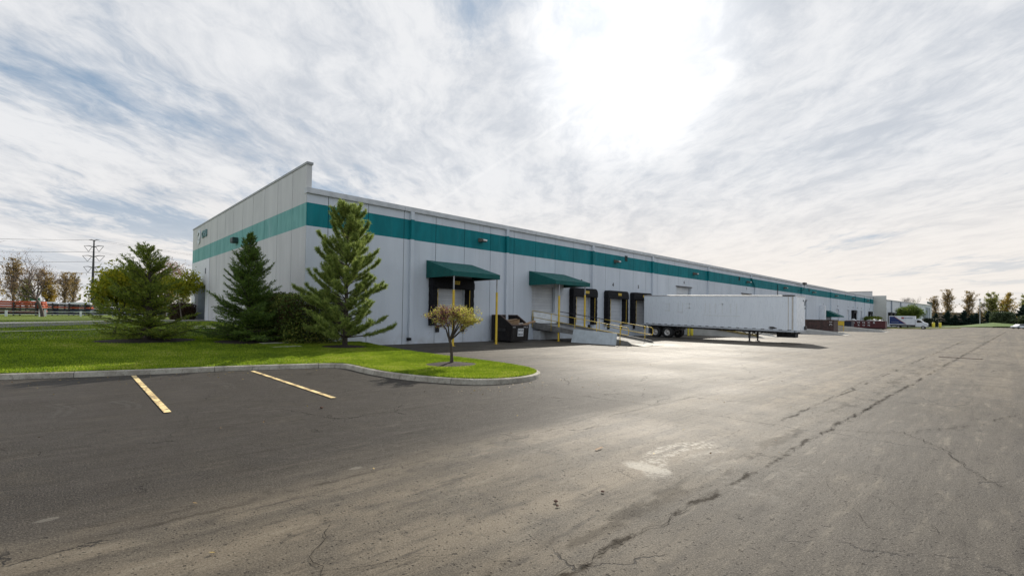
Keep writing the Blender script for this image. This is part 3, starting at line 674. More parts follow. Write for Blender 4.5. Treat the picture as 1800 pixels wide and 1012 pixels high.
# front wall emblem and letters
M_teal = mat('sign_teal', (.10, .25, .26), .5); M_sil = mat('sign_silver', (.62, .68, .70), .4)
em = B()
def ringseg(cy, cz, r0, r1, a0, a1, n=16):
    vs = []; fs = []
    for k in range(n + 1):
        a = R(a0 + (a1 - a0) * k / n)
        for r in (r0, r1):
            for x in (WX - .08, WX - .01): vs.append((x, cy + r * math.cos(a), cz + r * math.sin(a)))
    for k in range(n):
        b = 4 * k; c = b + 4; fs += [(b, b + 2, c + 2, c), (b + 1, c + 1, c + 3, b + 3), (b, c, c + 1, b + 1), (b + 2, b + 3, c + 3, c + 2)]
    em.add(vs, fs)
ringseg(53.6, 8.95, .42, .70, 20, 200); ringseg(53.6, 8.95, .42, .70, 215, 330); ringseg(53.4, 8.8, .05, .25, 0, 360)
em.build('logo_emblem', M_sil, wh)
text('logo_lettering', 'CWSI', M_teal, .85, (-.05, 51.2 - WY, 8.95), (R(90), 0, R(-90)), wh, .06, bold=.03)
# dock doors
seal_n = 0
def dock_door(x0, x1, z0, z1, kind):
    y = WY + (.20 if kind != 'drive' else .32)
    m = M_door
    nsec = 7 if z1 - z0 < 3.5 else 9
    d = B(); h = (z1 - z0) / nsec
    for k in range(nsec):
        za = z0 + k * h
        d.box(x0 - .02, x1 + .02, y, y + .05, za + .006, za + h - .006)
        d.box(x0 - .02, x1 + .02, y + .02, y + .04, za - .006, za + .006)
    p = d.build('dock_door', m, wh, bevel=0)
    rb_ = B()
    for k in range(nsec):
        for q in range(1, 3): rb_.box(x0 + .02, x1 - .02, y - .012, y - .001, z0 + k * h + h * q / 3 - .01, z0 + k * h + h * q / 3 + .01)
    rb_.build('door_ribs', mat('rib_shadow_paint', (.42, .44, .47), .6), p)
    j = B()
    if kind == 'drive':
        j.box(x0 - .12, x0 - .001, WY + .26, y + .1, z0, z1 + .1); j.box(x1 + .001, x1 + .12, WY + .26, y + .1, z0, z1 + .1); j.box(x0, x1, WY + .26, y + .1, z1 + .001, z1 + .15)
    else: j.box(x0 - .1, x1 + .1, y + .06, y + .12, z0 - .1, z1 + .1)
    j.build('door_jamb', mat('jamb_grey', (.38, .40, .43), .6), p)
    return p
def dock_seal(cx, z1, yellow=True, wd=3.45, out=.45):
    x0, x1 = cx - wd / 2, cx + wd / 2
    pad = .48
    hd = B(); hd.prism([(x0 - .03, z1 - .72), (x0 - .03, z1 - .12), (x0 + .10, z1 + .02), (x1 - .25, z1 + .03), (x1 - .05, z1 - .10), (x1 + .03, z1 - .35), (x1 + .03, z1 - .72)], 'y', WY - out - .06, WY - .003)
    p = hd.build('dock_seal', M_black, wh, bevel=.03)
    # side pads taper outwards, slightly pleated
    for (a, b, sgn) in ((x0, x0 + pad, 1), (x1 - pad, x1, -1)):
        n = 9; zlo, zhi = 1.18, z1 - .722; s = B()
        for k in range(n):
            za = zlo + (zhi - zlo) * k / n; zb = zlo + (zhi - zlo) * (k + 1) / n
            q = .012 * (k % 2)
            s.prism([(a - q, WY - .004), (b + q, WY - .004), (b + q - (.10 if sgn > 0 else 0), WY - out - q), (a - q + (.10 if sgn < 0 else 0), WY - out - q)], 'z', za, zb - .001)
        s.build('side_pad', M_black, p, bevel=.012)
    if yellow:
        for xs_ in (x0 + pad - .10, x1 - pad + .05):
            st = B(); n = 16
            for k in range(n):
                za = 1.35 + k * .14; st.box(xs_, xs_ + .045, WY - out - .045, WY - out - .018, za, za + .105)
            st.build('guide_stripes', M_yel, p)
        B().box(cx - .12, cx + .42, WY - out - .085, WY - out - .062, z1 - .42, z1 - .20).build('head_sign', M_yel, p)
        text('sign_lettering', 'DANGER', M_ink, .10, (cx + .15 - WX, -out - .09, z1 - .31), (R(90), 0, 0), p, .004)
    for xb in (x0 + .55, x1 - .80):
        B().box(xb, xb + .25, WY - .14, WY - .003, .72, 1.16).build('dock_bumper', M_rub, p, bevel=.02)
    return p
for d in doors:
    if d[4] != 'open': dock_door(*d[:4], d[4] if d[4] == 'drive' else 'plain')
    if d[4] == 'seal': dock_seal((d[0] + d[1]) / 2, 4.35, d[0] < 45)
B().box(112.2, 115.7, WY + .3, WY + .36, 1.2, 4.5).build('dock_door', M_doorb, wh, label='dark brown open dock door')
B().box(111.2, 112.15, WY - .9, WY - .003, .8, 4.75).build('wind_screen', M_white, wh)
B().box(98.3, 102.6, WY - .03, WY - .003, 5.5, 5.6).build('door_flashing', M_steelb, wh)
B().box(50.8, 54.8, WY - .05, WY - .003, 5.48, 5.58).build('door_flashing', M_steelb, wh)
B().box(70.1, 74.1, WY - .05, WY - .003, 5.48, 5.58).build('door_flashing', M_steelb, wh)
# canopies
def canopy(x0, x1, y0, zt, zf, zb, posts):
    c = B()
    c.add([(x0, WY - .004, zt), (x1, WY - .004, zt), (x1, y0, zf), (x0, y0, zf), (x0, WY - .004, zb), (x1, WY - .004, zb), (x1, y0, zb), (x0, y0, zb)],
          [(0, 1, 2, 3), (3, 2, 6, 7), (0, 3, 7, 4), (1, 5, 6, 2)])
    p = c.build('canopy', M_canvas, wh)
    md = p.modifiers.new('cloth', 'SOLIDIFY'); md.thickness = .012; md.offset = -1
    f = B()
    for k in range(4):
        x = x0 + .06 + (x1 - x0 - .12) * k / 3; f.bar((x, WY - .03, zt - .05), (x, y0 + .05, zf - .05), .035)
    f.bar((x0 + .05, y0 + .05, zb + .03), (x1 - .05, y0 + .05, zb + .03), .04); f.bar((x0 + .05, WY - .04, zb + .03), (x0 + .05, y0 + .05, zb + .03), .04); f.bar((x1 - .05, WY - .04, zb + .03), (x1 - .05, y0 + .05, zb + .03), .04)
    f.build('canopy_frame', M_galv, p)
    for (px, py, z0) in posts:
        zs_ = z0 + (zb - z0) * .80
        q = B().tube([(px, py, zs_), (px, py, zb + .05)], .045, 10).build('post', M_galv, p, smooth=False)
        B().tube([(px, py, z0 + .012), (px, py, zs_)], .075, 12).build('post_sleeve', M_yel, q)
        B().box(px - .12, px + .12, py - .12, py + .12, z0, z0 + .012).build('base_plate', M_yel, q)
canopy(17.15, 20.95, 23.12, 5.42, 4.55, 4.26, [(17.24, 23.2, 0), (20.85, 23.3, 0), (19.9, 25.9, 3.9)][:2])
canopy(26.75, 31.0, 23.3, 5.44, 4.6, 4.30, [(27.28, 23.4, 0), (30.45, 23.4, .93)])
canopy(115.9, 119.5, 23.6, 3.9, 2.7, 2.5, [])
# ------------------------------------------------------------------ access ramp with handrails
SL = .126
def dz(y): return 1.25 - SL * (WY - .1 - y)
rp = thing('access_ramp', 'loading ramp with yellow handrails rising to the door under the second canopy', 'ramp', (28.6, 17, 0))
def RB(): return MB((28.6, 17, 0))
RB().prism([(17.15, .012), (17.15, .14), (21.7, dz(21.7)), (21.7, .012)], 'x', 27.25, 29.95).build('concrete_wedge', M_conc, rp, bevel=.01)
RB().prism([(16.2, .018), (17.14, .018), (17.14, .135)], 'x', 27.35, 30.0).build('ramp_toe', mat('pale_toe_concrete', (.60, .56, .48), .8), rp)
RB().prism([(21.72, dz(21.72) - .10), (21.72, dz(21.72)), (26.09, dz(26.09)), (26.09, dz(26.09) - .12)], 'x', 27.25, 29.95).build('steel_deck', M_galv, rp)
k = RB(); 
for x in (27.17, 29.96): k.prism([(17.3, .0), (17.0, .12), (17.3, .30), (26.09, dz(26.09) + .16), (26.09, dz(26.09) - .30), (25.2, dz(25.2) - .34), (21.75, dz(21.75) - .16), (21.75, .0)] if x < 28 else [(16.9, .02), (17.2, .32), (26.09, dz(26.09) + .16), (26.09, dz(26.09) - .2), (17.3, .0)], 'x', x, x + .075)
k.build('edge_beam', mat('weathered_steel_edge', (.22, .215, .20), .7, (.12, .115, .11), 3, bump=.3), rp)
k = RB(); k.box(27.3, 27.9, 25.3, 26.09, .012, .72); k.box(27.95, 29.9, 25.5, 26.09, .012, .68); k.box(27.3, 29.9, 21.75, 21.95, .012, .45)
k.build('support_pier', mat('pale_block', (.55, .56, .56), .8), rp)
def rail(xr, ys_, yend, ystart, m, zfoot, split=None):
    tp = lambda y: dz(y) + 1.06; md_ = lambda y: dz(y) + .55
    pr = RB().tube([(xr, ystart, tp(ystart)), (xr, yend + .12, tp(yend + .12)), (xr, yend + .02, tp(yend) - .05), (xr, yend, tp(yend) - .18), (xr, yend, md_(yend) + .12), (xr, yend + .04, md_(yend) + .03), (xr, yend + .14, md_(yend + .14)), (xr, ystart, md_(ystart))], .024, 8).build('handrail', m, rp, smooth=True)
    for i, y in enumerate(ys_): RB().tube([(xr, y, zfoot(y)), (xr, y, tp(y))], .024, 8).build('rail_post', M_yelr, pr, smooth=True)
    return pr
rail(27.14, [26.0, 24.05, 21.75, 19.8, 17.88], 17.22, 26.03, M_yelr, lambda y: dz(y) - .25 if y > 18 else .03)
rail(30.07, [21.7, 19.75, 17.75], 17.12, 21.2, M_yelr, lambda y: dz(y) - .1)
RB().tube([(30.07, 21.22, dz(21.22) + 1.06), (30.07, 25.9, dz(25.9) + 1.06)], .026, 8).build('handrail', M_steelb, rp, label='black upper length of the far handrail')
# steel plate leaning on the ramp
pl = MB(); pl.o = Vector((26.8, 19.8, 0))
pl.add([(26.78, 21.75, .02), (26.78, 17.95, .02), (27.06, 18.05, .80), (27.06, 21.75, .98), (26.74, 21.75, .02), (26.74, 17.95, .02), (27.02, 18.05, .80), (27.02, 21.75, .98)], [(0, 1, 2, 3), (7, 6, 5, 4), (0, 4, 5, 1), (1, 5, 6, 2), (2, 6, 7, 3), (3, 7, 4, 0)])
pp = pl.build('steel_plate', mat('scuffed_white_plate', (.50, .55, .58), .55, (.40, .44, .46), 3)); pp.location = (26.8, 19.8, 0)
tag(pp, 'scuffed white steel plate leaning against the side of the yellow-railed ramp', 'panel')
pl = MB((28.5, 25.2, 0)); pl.obox((28.55, 25.95, 1.72), (2.7, .05, .85), Matrix.Rotation(R(-6), 3, 'X')); pp = pl.build('dock_board', mat('pale_board', (.74, .77, .78), .5), bevel=.01)
pp.location = (28.5, 25.2, 0); tag(pp, 'pale board standing at the top of the yellow-railed ramp before the door', 'board')
# further concrete truck ramps
def cramp(x0, x1, yf, label, topz=1.2, name='truck_ramp', curb=.18, lip=.9):
    r = thing(name, label, 'ramp', (x0, yf, 0)); o_ = (x0, yf, 0)
    L = WY - yf
    MB(o_).prism([(yf, .012), (WY - .01, topz), (WY - .01, .012)], 'x', x0 + .16, x1 - .16).build('ramp_slab', M_conc, r)
    for a, b in ((x0, x0 + .155), (x1 - .155, x1)):
        MB(o_).prism([(yf, .0), (yf, .03), (yf + lip, .012 + lip / L * topz + curb), (WY - .01, topz + curb), (WY - .01, .0)], 'x', a, b).build('side_wall', mat('light_concrete', (.50, .50, .48), .8, (.36, .36, .35), .9, bump=.2), r)
    return r
r1 = cramp(50.7, 54.9, 16.6, 'concrete truck ramp with rusty yellow side rail seen under the white trailer')
q = MB((50.7, 16.6, 0)); q.prism([(17.2, .32), (26.0, 1.55), (26.0, 1.28), (17.2, .15)], 'x', 50.60, 50.69); q.build('side_rail', mat('rusty_yellow', (.32, .25, .06), .7, (.12, .09, .05), 5, amount=.4), r1)
cramp(70.1, 74.0, 13.8, 'light concrete truck ramp between the dark roll-off container and the trailer nose')
cramp(98.2, 102.6, 13.7, 'long pale concrete truck ramp in front of the red roll-off container')
# ------------------------------------------------------------------ dumpster with rubbish
du = thing('dumpster', 'black open-topped dumpster heaped with cardboard beside the first canopy', 'dumpster', (23.66, 24.93, 0))
def DB(): return MB((0, 0, 0))
# local frame: x along wall, front face toward -y
DW, DD = 1.0, .95
prof = [(-.82, .10), (-.95, 1.12), (-.95, 1.20), (.25, 1.62), (.80, 1.62), (.80, .10)]   # y,z outline, front at -y
def plate(m_, pts, th): return m_
b = DB(); xw = .90; YB = 1.0
pl_ = [(y, z) for y, z in [(-.92, .10), (-1.02, 1.20), (.12, 1.90), (YB, 1.90), (YB, .10)]]
for s_ in (-1, 1): b.prism(pl_, 'x', s_ * xw - .02, s_ * xw + .02)
b.add([(-xw, -.92, .10), (xw, -.92, .10), (xw, -1.02, 1.20), (-xw, -1.02, 1.20), (-xw, -.88, .10), (xw, -.88, .10), (xw, -.98, 1.20), (-xw, -.98, 1.20)], [(0, 1, 2, 3), (7, 6, 5, 4), (3, 2, 6, 7), (0, 4, 5, 1)])
b.box(-xw, xw, YB - .02, YB + .02, .10, 1.90); b.box(-xw, xw, -.90, YB, .08, .12)
du.rotation_euler = (0, 0, R(4))
bd = b.build('body', mat('dumpster_steel', (.010, .009, .010), .55, (.028, .023, .021), 5, amount=.5, spec=.3), du)
M_rim = mat('worn_brown_rim', (.20, .14, .12), .6, (.09, .06, .05), 6)
k = DB(); k.bar((-xw, -1.02, 1.22), (xw, -1.02, 1.22), .06, .06); k.bar((-xw, -1.01, 1.22), (-xw, .12, 1.92), .05); k.bar((xw, -1.01, 1.22), (xw, .12, 1.92), .05); k.bar((-xw, .12, 1.92), (-xw, YB, 1.92), .05); k.bar((xw, .12, 1.92), (xw, YB, 1.92), .05); k.bar((-xw, YB, 1.92), (xw, YB, 1.92), .05)
k.build('rim', M_rim, du)
DB().box(-xw + .025, xw - .025, YB - .035, YB - .024, .2, 1.8).build('inner_back', M_rust, du)
for s_ in (-1, 1):
    DB().box(s_ * (xw + .02) - (0.12 if s_ < 0 else 0), s_ * (xw + .02) + (.12 if s_ > 0 else 0), -.45, .5, .78, .98).build('fork_pocket', M_steelb, du)
for x in (-.72, 0.62): DB().add([(x - .03, -.935, .12), (x + .03, -.935, .12), (x + .03, -1.03, 1.12), (x - .03, -1.03, 1.12)], [(0, 1, 2, 3)]).build('front_rib', M_steelb, du)
tl = math.atan2(.10, 1.10)
lb = DB(); lb.obox((.05, -.980, .70), (.62, .006, .56), Matrix.Rotation(tl, 3, 'X')); lb.build('label_sheet', mat('white_sticker', (.72, .74, .76), .4), du)
for s_, z, sz in (('NYCO', .83, .19), ('888-8100', .55, .125)):
    text('label_lettering', s_, M_ink, sz, (.05, -.987 - (z - .70) * .091, z), (R(90) + tl, 0, 0), du, .004, bold=.004)
M_wl = mat('white_lettering', (.75, .75, .75), .5)
text('stencil_lettering', 'NYC', M_wl, .13, (-.68, -1.018, 1.07), (R(90) + tl, 0, 0), du, .004, bold=.003); text('stencil_lettering', '4 YARD', M_wl, .13, (.56, -1.018, 1.07), (R(90) + tl, 0, 0), du, .004, bold=.003)
M_card = mat('cardboard', (.36, .24, .14), .85, (.26, .17, .10), 3)
def loose(name, c, size, eul, label, cat, m, bev=.004):
    from mathutils import Euler
    o = MB().box(-size[0] / 2, size[0] / 2, -size[1] / 2, size[1] / 2, -size[2] / 2, size[2] / 2).build(name, m, bevel=bev)
    o.location = c; o.rotation_euler = eul; tag(o, label, cat); return o
# rubbish pile inside
pm = MB(); rd = random.Random(9)
rot = Matrix.Rotation(R(4), 3, 'Z')
o = loose('cardboard_box', (23.75, 24.75, 1.42), (.85, .5, .34), (R(8), R(-6), R(-20)), 'crushed brown cardboard box on the rubbish in the black dumpster', 'box', M_card)
fl = MB().add([(-.37, -.23, .16), (.37, -.23, .16), (.40, -.42, .27), (-.33, -.40, .22)], [(0, 1, 2, 3)]).build('flap', M_card, o)
o = loose('cardboard_tube', (24.65, 24.0, 1.36), (1.25, .17, .14), (R(5), R(-13), R(-4)), 'long flat cardboard roll sticking out over the front corner of the black dumpster', 'cardboard', M_card, .05)
for i, (c, s_, e, lab) in enumerate([((23.1, 24.6, 1.42), (.5, .3, .04), (R(30), R(20), R(10)), 'pale torn cardboard sheet at the left end of the dumpster heap'), ((24.0, 24.15, 1.30), (.45, .28, .10), (R(-10), R(8), R(35)), 'white crumpled packaging at the front lip of the dumpster')]):
    loose('packaging', c, s_, e, lab, 'packaging', mat('pale_packaging', (.55, .48, .42), .8))
pm = MB()
for k in range(60):
    c = rot @ Vector((rd.uniform(-.7, .7), rd.uniform(-.7, .7), 0)); z = 1.06 + rd.uniform(0, .16)
    pm.obox((c.x, c.y, z), (rd.uniform(.15, .45), rd.uniform(.1, .35), rd.uniform(.03, .15)), (Matrix.Rotation(rd.uniform(0, 3), 3, 'Z') @ Matrix.Rotation(rd.uniform(-.5, .5), 3, 'X')))
o = pm.build('rubbish', mat('mixed_rubbish', (.12, .08, .06), .9, (.30, .22, .16), 6, amount=.3)); o.location = (23.66, 24.93, 0)
tag(o, 'heap of torn cardboard filling the black dumpster', 'rubbish', kind='stuff')
# ------------------------------------------------------------------ semi-trailer
TX0, TX1, TYF, TYR = 41.74, 44.34, 11.40, 24.75
TILT = .27 / 13.35
tr = thing('semi_trailer', 'white box semi-trailer backed up to dock five with its nose resting low', 'trailer', (43.04, 18, 0))
def tz(v): return Vector((v.x, v.y, v.z + (v.y + 18 - TYR) * TILT))
def TB(): return MB((43.04, 18, 0))
M_tr = mat('trailer_skin', (.80, .845, .89), .32, (.72, .765, .81), .8, amount=.8, stretch=(1, 3, .5), spec=.6)
zb, zt = 1.17, 4.07; ch_ = .16
b = TB(); out_ = [(TX0, TYR), (TX1, TYR), (TX1, TYF + ch_), (TX1 - ch_ * .3, TYF + ch_ * .3), (TX1 - ch_, TYF), (TX0 + ch_, TYF), (TX0 + ch_ * .3, TYF + ch_ * .3), (TX0, TYF + ch_)]
b.prism(out_, 'z', zb + .14, zt - .05); b.build('box_body', M_tr, tr, tf=tz)
s_ = TB()     # riveted seams between sheets
for k in range(1, 15):
    y = TYR - k * .915; s_.box(TX0 - .007, TX0 - .0005, y - .025, y + .025, zb + .2, zt - .12)
s_.build('side_seams', M_tr, tr, tf=tz)
s_ = TB(); s_.box(TX0 - .014, TX1 + .014, TYF + ch_, TYR + .01, zt - .09, zt - .005); s_.box(TX0 + ch_, TX1 - ch_, TYF - .012, TYF + ch_, zt - .09, zt - .005); s_.build('top_rail', mat('aluminium_rail', (.60, .61, .62), .35, metal=.4), tr, tf=tz)
TB().prism([(TX0 + .02, zt - .01), (TX0 + .5, zt + .035), (TX1 - .5, zt + .035), (TX1 - .02, zt - .01)], 'y', TYF + .1, TYR).build('roof', mat('trailer_roof', (.55, .53, .50), .6), tr, tf=tz)
s_ = TB(); s_.box(TX0 - .02, TX1 + .02, TYF + ch_, TYR + .01, zb, zb + .16); s_.box(TX0 + ch_, TX1 - ch_, TYF - .02, TYF + ch_, zb, zb + .16); s_.build('bottom_rail', mat('lower_rail', (.50, .53, .56), .4), tr, tf=tz)
s_ = TB()
for k in range(20):
    y = TYR - .35 - k * .66
    if y > TYF + .3: s_.box(TX0 - .028, TX0 - .021, y - .15, y + .12, zb + .145, zb + .185)
s_.build('side_markers', M_ink, tr, tf=tz)
s_ = TB(); s_.box(TX0 - .016, TX0 - .008, TYF + ch_ + .02, TYF + ch_ + .13, zb + .17, zt - .1); s_.box(TX0 - .016, TX0 - .008, TYF + ch_ + .35, TYF + ch_ + .40, zb + .17, zt - .1); s_.build('corner_trim', mat('corner_aluminium', (.62, .58, .52), .4), tr, tf=tz)
TB().box(TX0 - .03, TX0 + .25, TYF + .0 + .1, TYF + .95, zt - .055, zt + .045).build('roof_corner_cap', M_steelb, tr, tf=tz)
s_ = TB(); s_.box(TX1 - .75, TX1 - .62, TYF - .03, TYF - .012, zt - .42, zt - .28); s_.box(TX1 - .32, TX1 - .2, TYF - .03, TYF - .012, zt - .75, zt - .35); s_.box(TX1 - .32, TX1 - .12, TYF - .03, TYF - .012, zt - 1.0, zt - .92); s_.build('front_decals', M_ink, tr, tf=tz)
TB().box(TX1 - .42, TX1 - .05, TYF - .12, TYF - .005, zb + .2, zb + .48).build('air_line_box', M_steelb, tr, tf=tz, bevel=.02)
s_ = TB(); s_.prism([(13.05 - .35, zb + .24), (13.05 - .05, zb + .38), (13.05 + .35, zb + .38), (13.05 + .2, zb + .30), (13.05 + .38, zb + .24), (13.05, zb + .20)], 'x', TX0 - .012, TX0 - .002); s_.build('maker_emblem', M_steelb, tr, tf=tz)
# faint ghost of removed lettering on the side
M_gh = mat('ghost_lettering', (.66, .69, .70), .4, (.74, .78, .81), 3)
g_ = TB()
for (y, w_, h_, z) in [(22.3, .42, .09, 3.25), (22.08, .10, .8, 2.95), (22.3, .42, .09, 2.62), (21.2, .1, .95, 2.95), (20.75, .1, .95, 2.95), (20.95, .42, .1, 2.5), (20.2, .5, .09, 3.3), (20.1, .1, .5, 3.1), (20.2, .5, .09, 2.9), (18.6, .1, .9, 2.95), (18.2, .1, .9, 2.95), (17.7, .1, .9, 2.95), (17.2, .35, .09, 3.3), (17.1, .1, .9, 2.95), (16.4, .1, .9, 2.95), (15.9, .1, .9, 2.95), (17.2, 3.2, .07, 2.3)]:
    g_.box(TX0 - .0035, TX0 - .0008, y - w_ / 2, y + w_ / 2, z - h_ / 2, z + h_ / 2)
g_.build('faded_lettering', M_gh, tr, tf=tz)
s_ = TB(); s_.box(TX0 + .05, TX1 - .05, TYR + .002, TYR + .03, zb + .1, zt - .1); s_.build('rear_doors', M_doorb, tr, tf=tz)
s_ = TB()
for x in (TX0 + .75, TX1 - .85): s_.box(x, x + .10, 11.6, 24.4, zb - .16, zb)
for k in range(22): s_.box(TX0 + .03, TX1 - .03, 11.7 + k * .6, 11.76 + k * .6, zb - .11, zb - .003)
s_.build('chassis', M_steelb, tr, tf=tz)
# tandem axles
bg_ = TB(); bg_.box(TX0 + .65, TX1 - .65, 21.4, 24.3, .75, 1.05); bg_.tube([(TX0 + .3, 22.3, .52), (TX1 - .3, 22.3, .52)], .07); bg_.tube([(TX0 + .3, 23.55, .52), (TX1 - .3, 23.55, .52)], .07); bg_.build('bogie', M_steelb, tr)
M_hub = mat('white_wheel_steel', (.62, .60, .57), .5, (.40, .38, .36), 8)
def lathe(m_, prof_, c, ax='x', n=28):
    vs = []; fs = []
    for (h, r) in prof_:
        for k in range(n):
            a = 2 * math.pi * k / n
            vs.append((c[0] + h, c[1] + r * math.cos(a), c[2] + r * math.sin(a)) if ax == 'x' else (c[0] + r * math.cos(a), c[1] + h, c[2] + r * math.sin(a)))
    for i in range(len(prof_) - 1):
        for k in range(n): fs.append((i * n + k, i * n + (k + 1) % n, (i + 1) * n + (k + 1) % n, (i + 1) * n + k))
    return m_.add(vs, fs)
def wheel(parent, off, c, r=.51, wdt=.27, side=-1, hubm=None):
    """side -1: outer face toward -x"""
    s = side; m_ = MB(off)
    lathe(m_, [(s * -wdt / 2, r * .55), (s * -wdt / 2, r * .93), (s * -wdt / 2 * .8, r), (s * wdt / 2 * .8, r), (s * wdt / 2, r * .93), (s * wdt / 2, r * .60), (s * wdt * .42, r * .56)], c)
    wl = m_.build('wheel', M_rub, parent, smooth=True)
    m_ = MB(off); lathe(m_, [(s * wdt * .46, r * .60), (s * wdt * .40, r * .52), (s * wdt * .10, r * .46), (s * wdt * .08, r * .30), (s * wdt * .22, r * .27), (s * wdt * .26, r * .12), (s * wdt * .5, r * .11), (s * wdt * .52, .001)], c)
    rm = m_.build('rim', hubm or M_hub, wl, smooth=True)
    m_ = MB(off)
    for k in range(8):
        a = 2 * math.pi * k / 8; m_.tube([(c[0] + s * wdt * .09, c[1] + r * .37 * math.cos(a), c[2] + r * .37 * math.sin(a)), (c[0] + s * wdt * .14, c[1] + r * .37 * math.cos(a), c[2] + r * .37 * math.sin(a))], r * .045, 6)
    m_.build('hand_holes', M_steelb, wl)
    return wl
for y in (22.3, 23.55):
    wheel(tr, (43.04, 18, 0), (TX0 + .17, y, .52)); wheel(tr, (43.04, 18, 0), (TX0 + .50, y, .52)); wheel(tr, (43.04, 18, 0), (TX1 - .17, y, .52), side=1); wheel(tr, (43.04, 18, 0), (TX1 - .50, y, .52), side=1)
TB().box(TX0 + .02, TX0 + .62, 24.25, 24.27, .35, 1.02).build('mud_flap', mat('grey_flap', (.18, .20, .23), .7), tr)
for x in (TX0 + .28, TX1 - .42):
    s_ = TB(); s_.box(x, x + .14, 14.9, 15.04, .30, 1.0); s_.box(x + .02, x + .12, 14.92, 15.02, .03, .32); s_.box(x - .05, x + .19, 14.82, 15.12, .012, .05)
    s_.bar((x + .07, 14.2, 1.0), (x + .07, 14.93, .55), .05); s_.bar((x + .07, 15.8, 1.0), (x + .07, 15.0, .55), .05); s_.build('landing_leg', M_steelb, tr)
s_ = TB(); s_.bar((TX0 + .35, 14.97, .5), (TX1 - .35, 14.97, .95), .05); s_.bar((TX0 + .35, 14.97, .95), (TX1 - .35, 14.97, .5), .05); s_.box(TX0 + .2, TX1 - .2, 14.1, 15.9, .93, 1.0); s_.build('landing_brace', M_steelb, tr)
TB().box(TX1 - .9, TX1 - .1, 11.9, 13.3, .42, .98).build('storage_crate', mat('dark_crate', (.05, .05, .055), .7), tr, bevel=.02)
# ------------------------------------------------------------------ roll-off containers
def rolloff(name, label, x0, x1, y0, y1, z0, z1, m, ribs, fill=None):
    t_ = thing(name, label, 'container', ((x0 + x1) / 2, y0, 0)); of = ((x0 + x1) / 2, y0, 0)
    b = MB(of); th = .05
    b.box(x0, x0 + th, y0, y1, z0, z1); b.box(x1 - th, x1, y0, y1, z0, z1); b.box(x0 + th, x1 - th, y0, y0 + th, z0, z1); b.box(x0 + th, x1 - th, y1 - th, y1, z0, z1); b.box(x0 + th, x1 - th, y0 + th, y1 - th, z0, z0 + .06)
    b.build('body', m, t_)
    k = MB(of); k.box(x0 - .06, x0 - .002, y0, y1, z1 - .12, z1 + .01); k.box(x0 - .06, x1 + .06, y0 - .06, y0 - .002, z1 - .12, z1 + .01); k.box(x0 - .06, x0 - .002, y0, y1, z0, z0 + .14); k.build('rim', M_rust if m is not M_rd else m, t_)
    k = MB(of)
    for q in range(ribs):
        y = y0 + .1 + (y1 - y0 - .2) * q / (ribs - 1); k.box(x0 - .05, x0 - .002, y - .045, y + .045, z0 + .14, z1 - .12)
    k.build('side_ribs', m, t_)
    k = MB(of)
    for y in (y0 + .5, y1 - .5):
        k.tube([(x0 + .1, y, .16), (x1 - .1, y, .16)], .14, 12)
    k.box(x0 + .5, x0 + .65, y0, y1, .10, z0); k.box(x1 - .65, x1 - .5, y0, y1, .10, z0); k.build('skids', M_steelb, t_)
    return t_
M_rd = mat('dark_red_steel', (.115, .022, .024), .5, (.075, .014, .018), 1.5)
M_bk = mat('brown_black_steel', (.03, .018, .016), .6, (.075, .035, .03), 2.5, amount=.4)
ro = rolloff('rolloff_container', 'dark brown open roll-off container by the trailer nose', 74.6, 77.0, 15.9, 22.5, .3, 1.92, M_bk, 12)
text('end_lettering', '3 C', M_wl, .42, (-1.27, .32, 1.45), (R(90), R(90), R(-90)), ro, .01)
rr = rolloff('rolloff_container', 'dark red roll-off container lettered IRON heaped with pale scrap', 128.9, 131.3, 18.05, 25.2, .3, 1.82, M_rd, 14)
for i, c in enumerate('AMNCR'): text('side_lettering', c, M_wl, .52, (-1.29, 5.6 - i * .92, 1.42), (R(90), 0, R(-90)), rr, .01, stretch=1.2, bold=.01)
for i, c in enumerate('IRON'): text('side_lettering', c, M_wl, .46, (-1.29, 5.6 - i * .92, .83), (R(90), 0, R(-90)), rr, .01, stretch=1.2, bold=.01)
pm = MB(); rd = random.Random(3)
for k in range(40):
    pm.obox((rd.uniform(-.9, .9), rd.uniform(.6, 6.3), 1.68 + rd.uniform(0, .35)), (rd.uniform(.1, .5), rd.uniform(.5, 1.4), rd.uniform(.03, .10)), Matrix.Rotation(rd.uniform(0, 3), 3, 'Z') @ Matrix.Rotation(rd.uniform(-.5, .5), 3, 'X'))
pm.box(-1.1, 1.1, .2, 6.9, 1.2, 1.6)
o = pm.build('scrap_heap', mat('white_scrap', (.62, .62, .62), .6, (.45, .45, .45), 1)); o.location = (130.1, 18.05, 0); tag(o, 'pale scrap sheets heaped in the red roll-off container', 'scrap', kind='stuff')
bk2 = rolloff('rolloff_container', 'small black container with blue flank behind the long pale ramp', 113.5, 115.8, 21.2, 25.3, .3, 1.75, mat('black_blue_steel', (.014, .018, .04), .5), 6)
# yellow barrier and small sheet piles on the third ramp head
yb = thing('barrier', 'yellow safety barrier at the head of the long pale ramp', 'barrier', (97.5, 20.5, 0))
MB((97.5, 20.5, 0)).box(97.2, 97.3, 19.2, 21.6, 1.0, 1.75).build('panel', M_yel, yb)
k = MB((97.5, 20.5, 0)); k.box(97.22, 97.28, 19.25, 19.33, .012, 1.0); k.box(97.22, 97.28, 21.4, 21.48, .012, 1.0); k.build('leg', M_yel, yb)
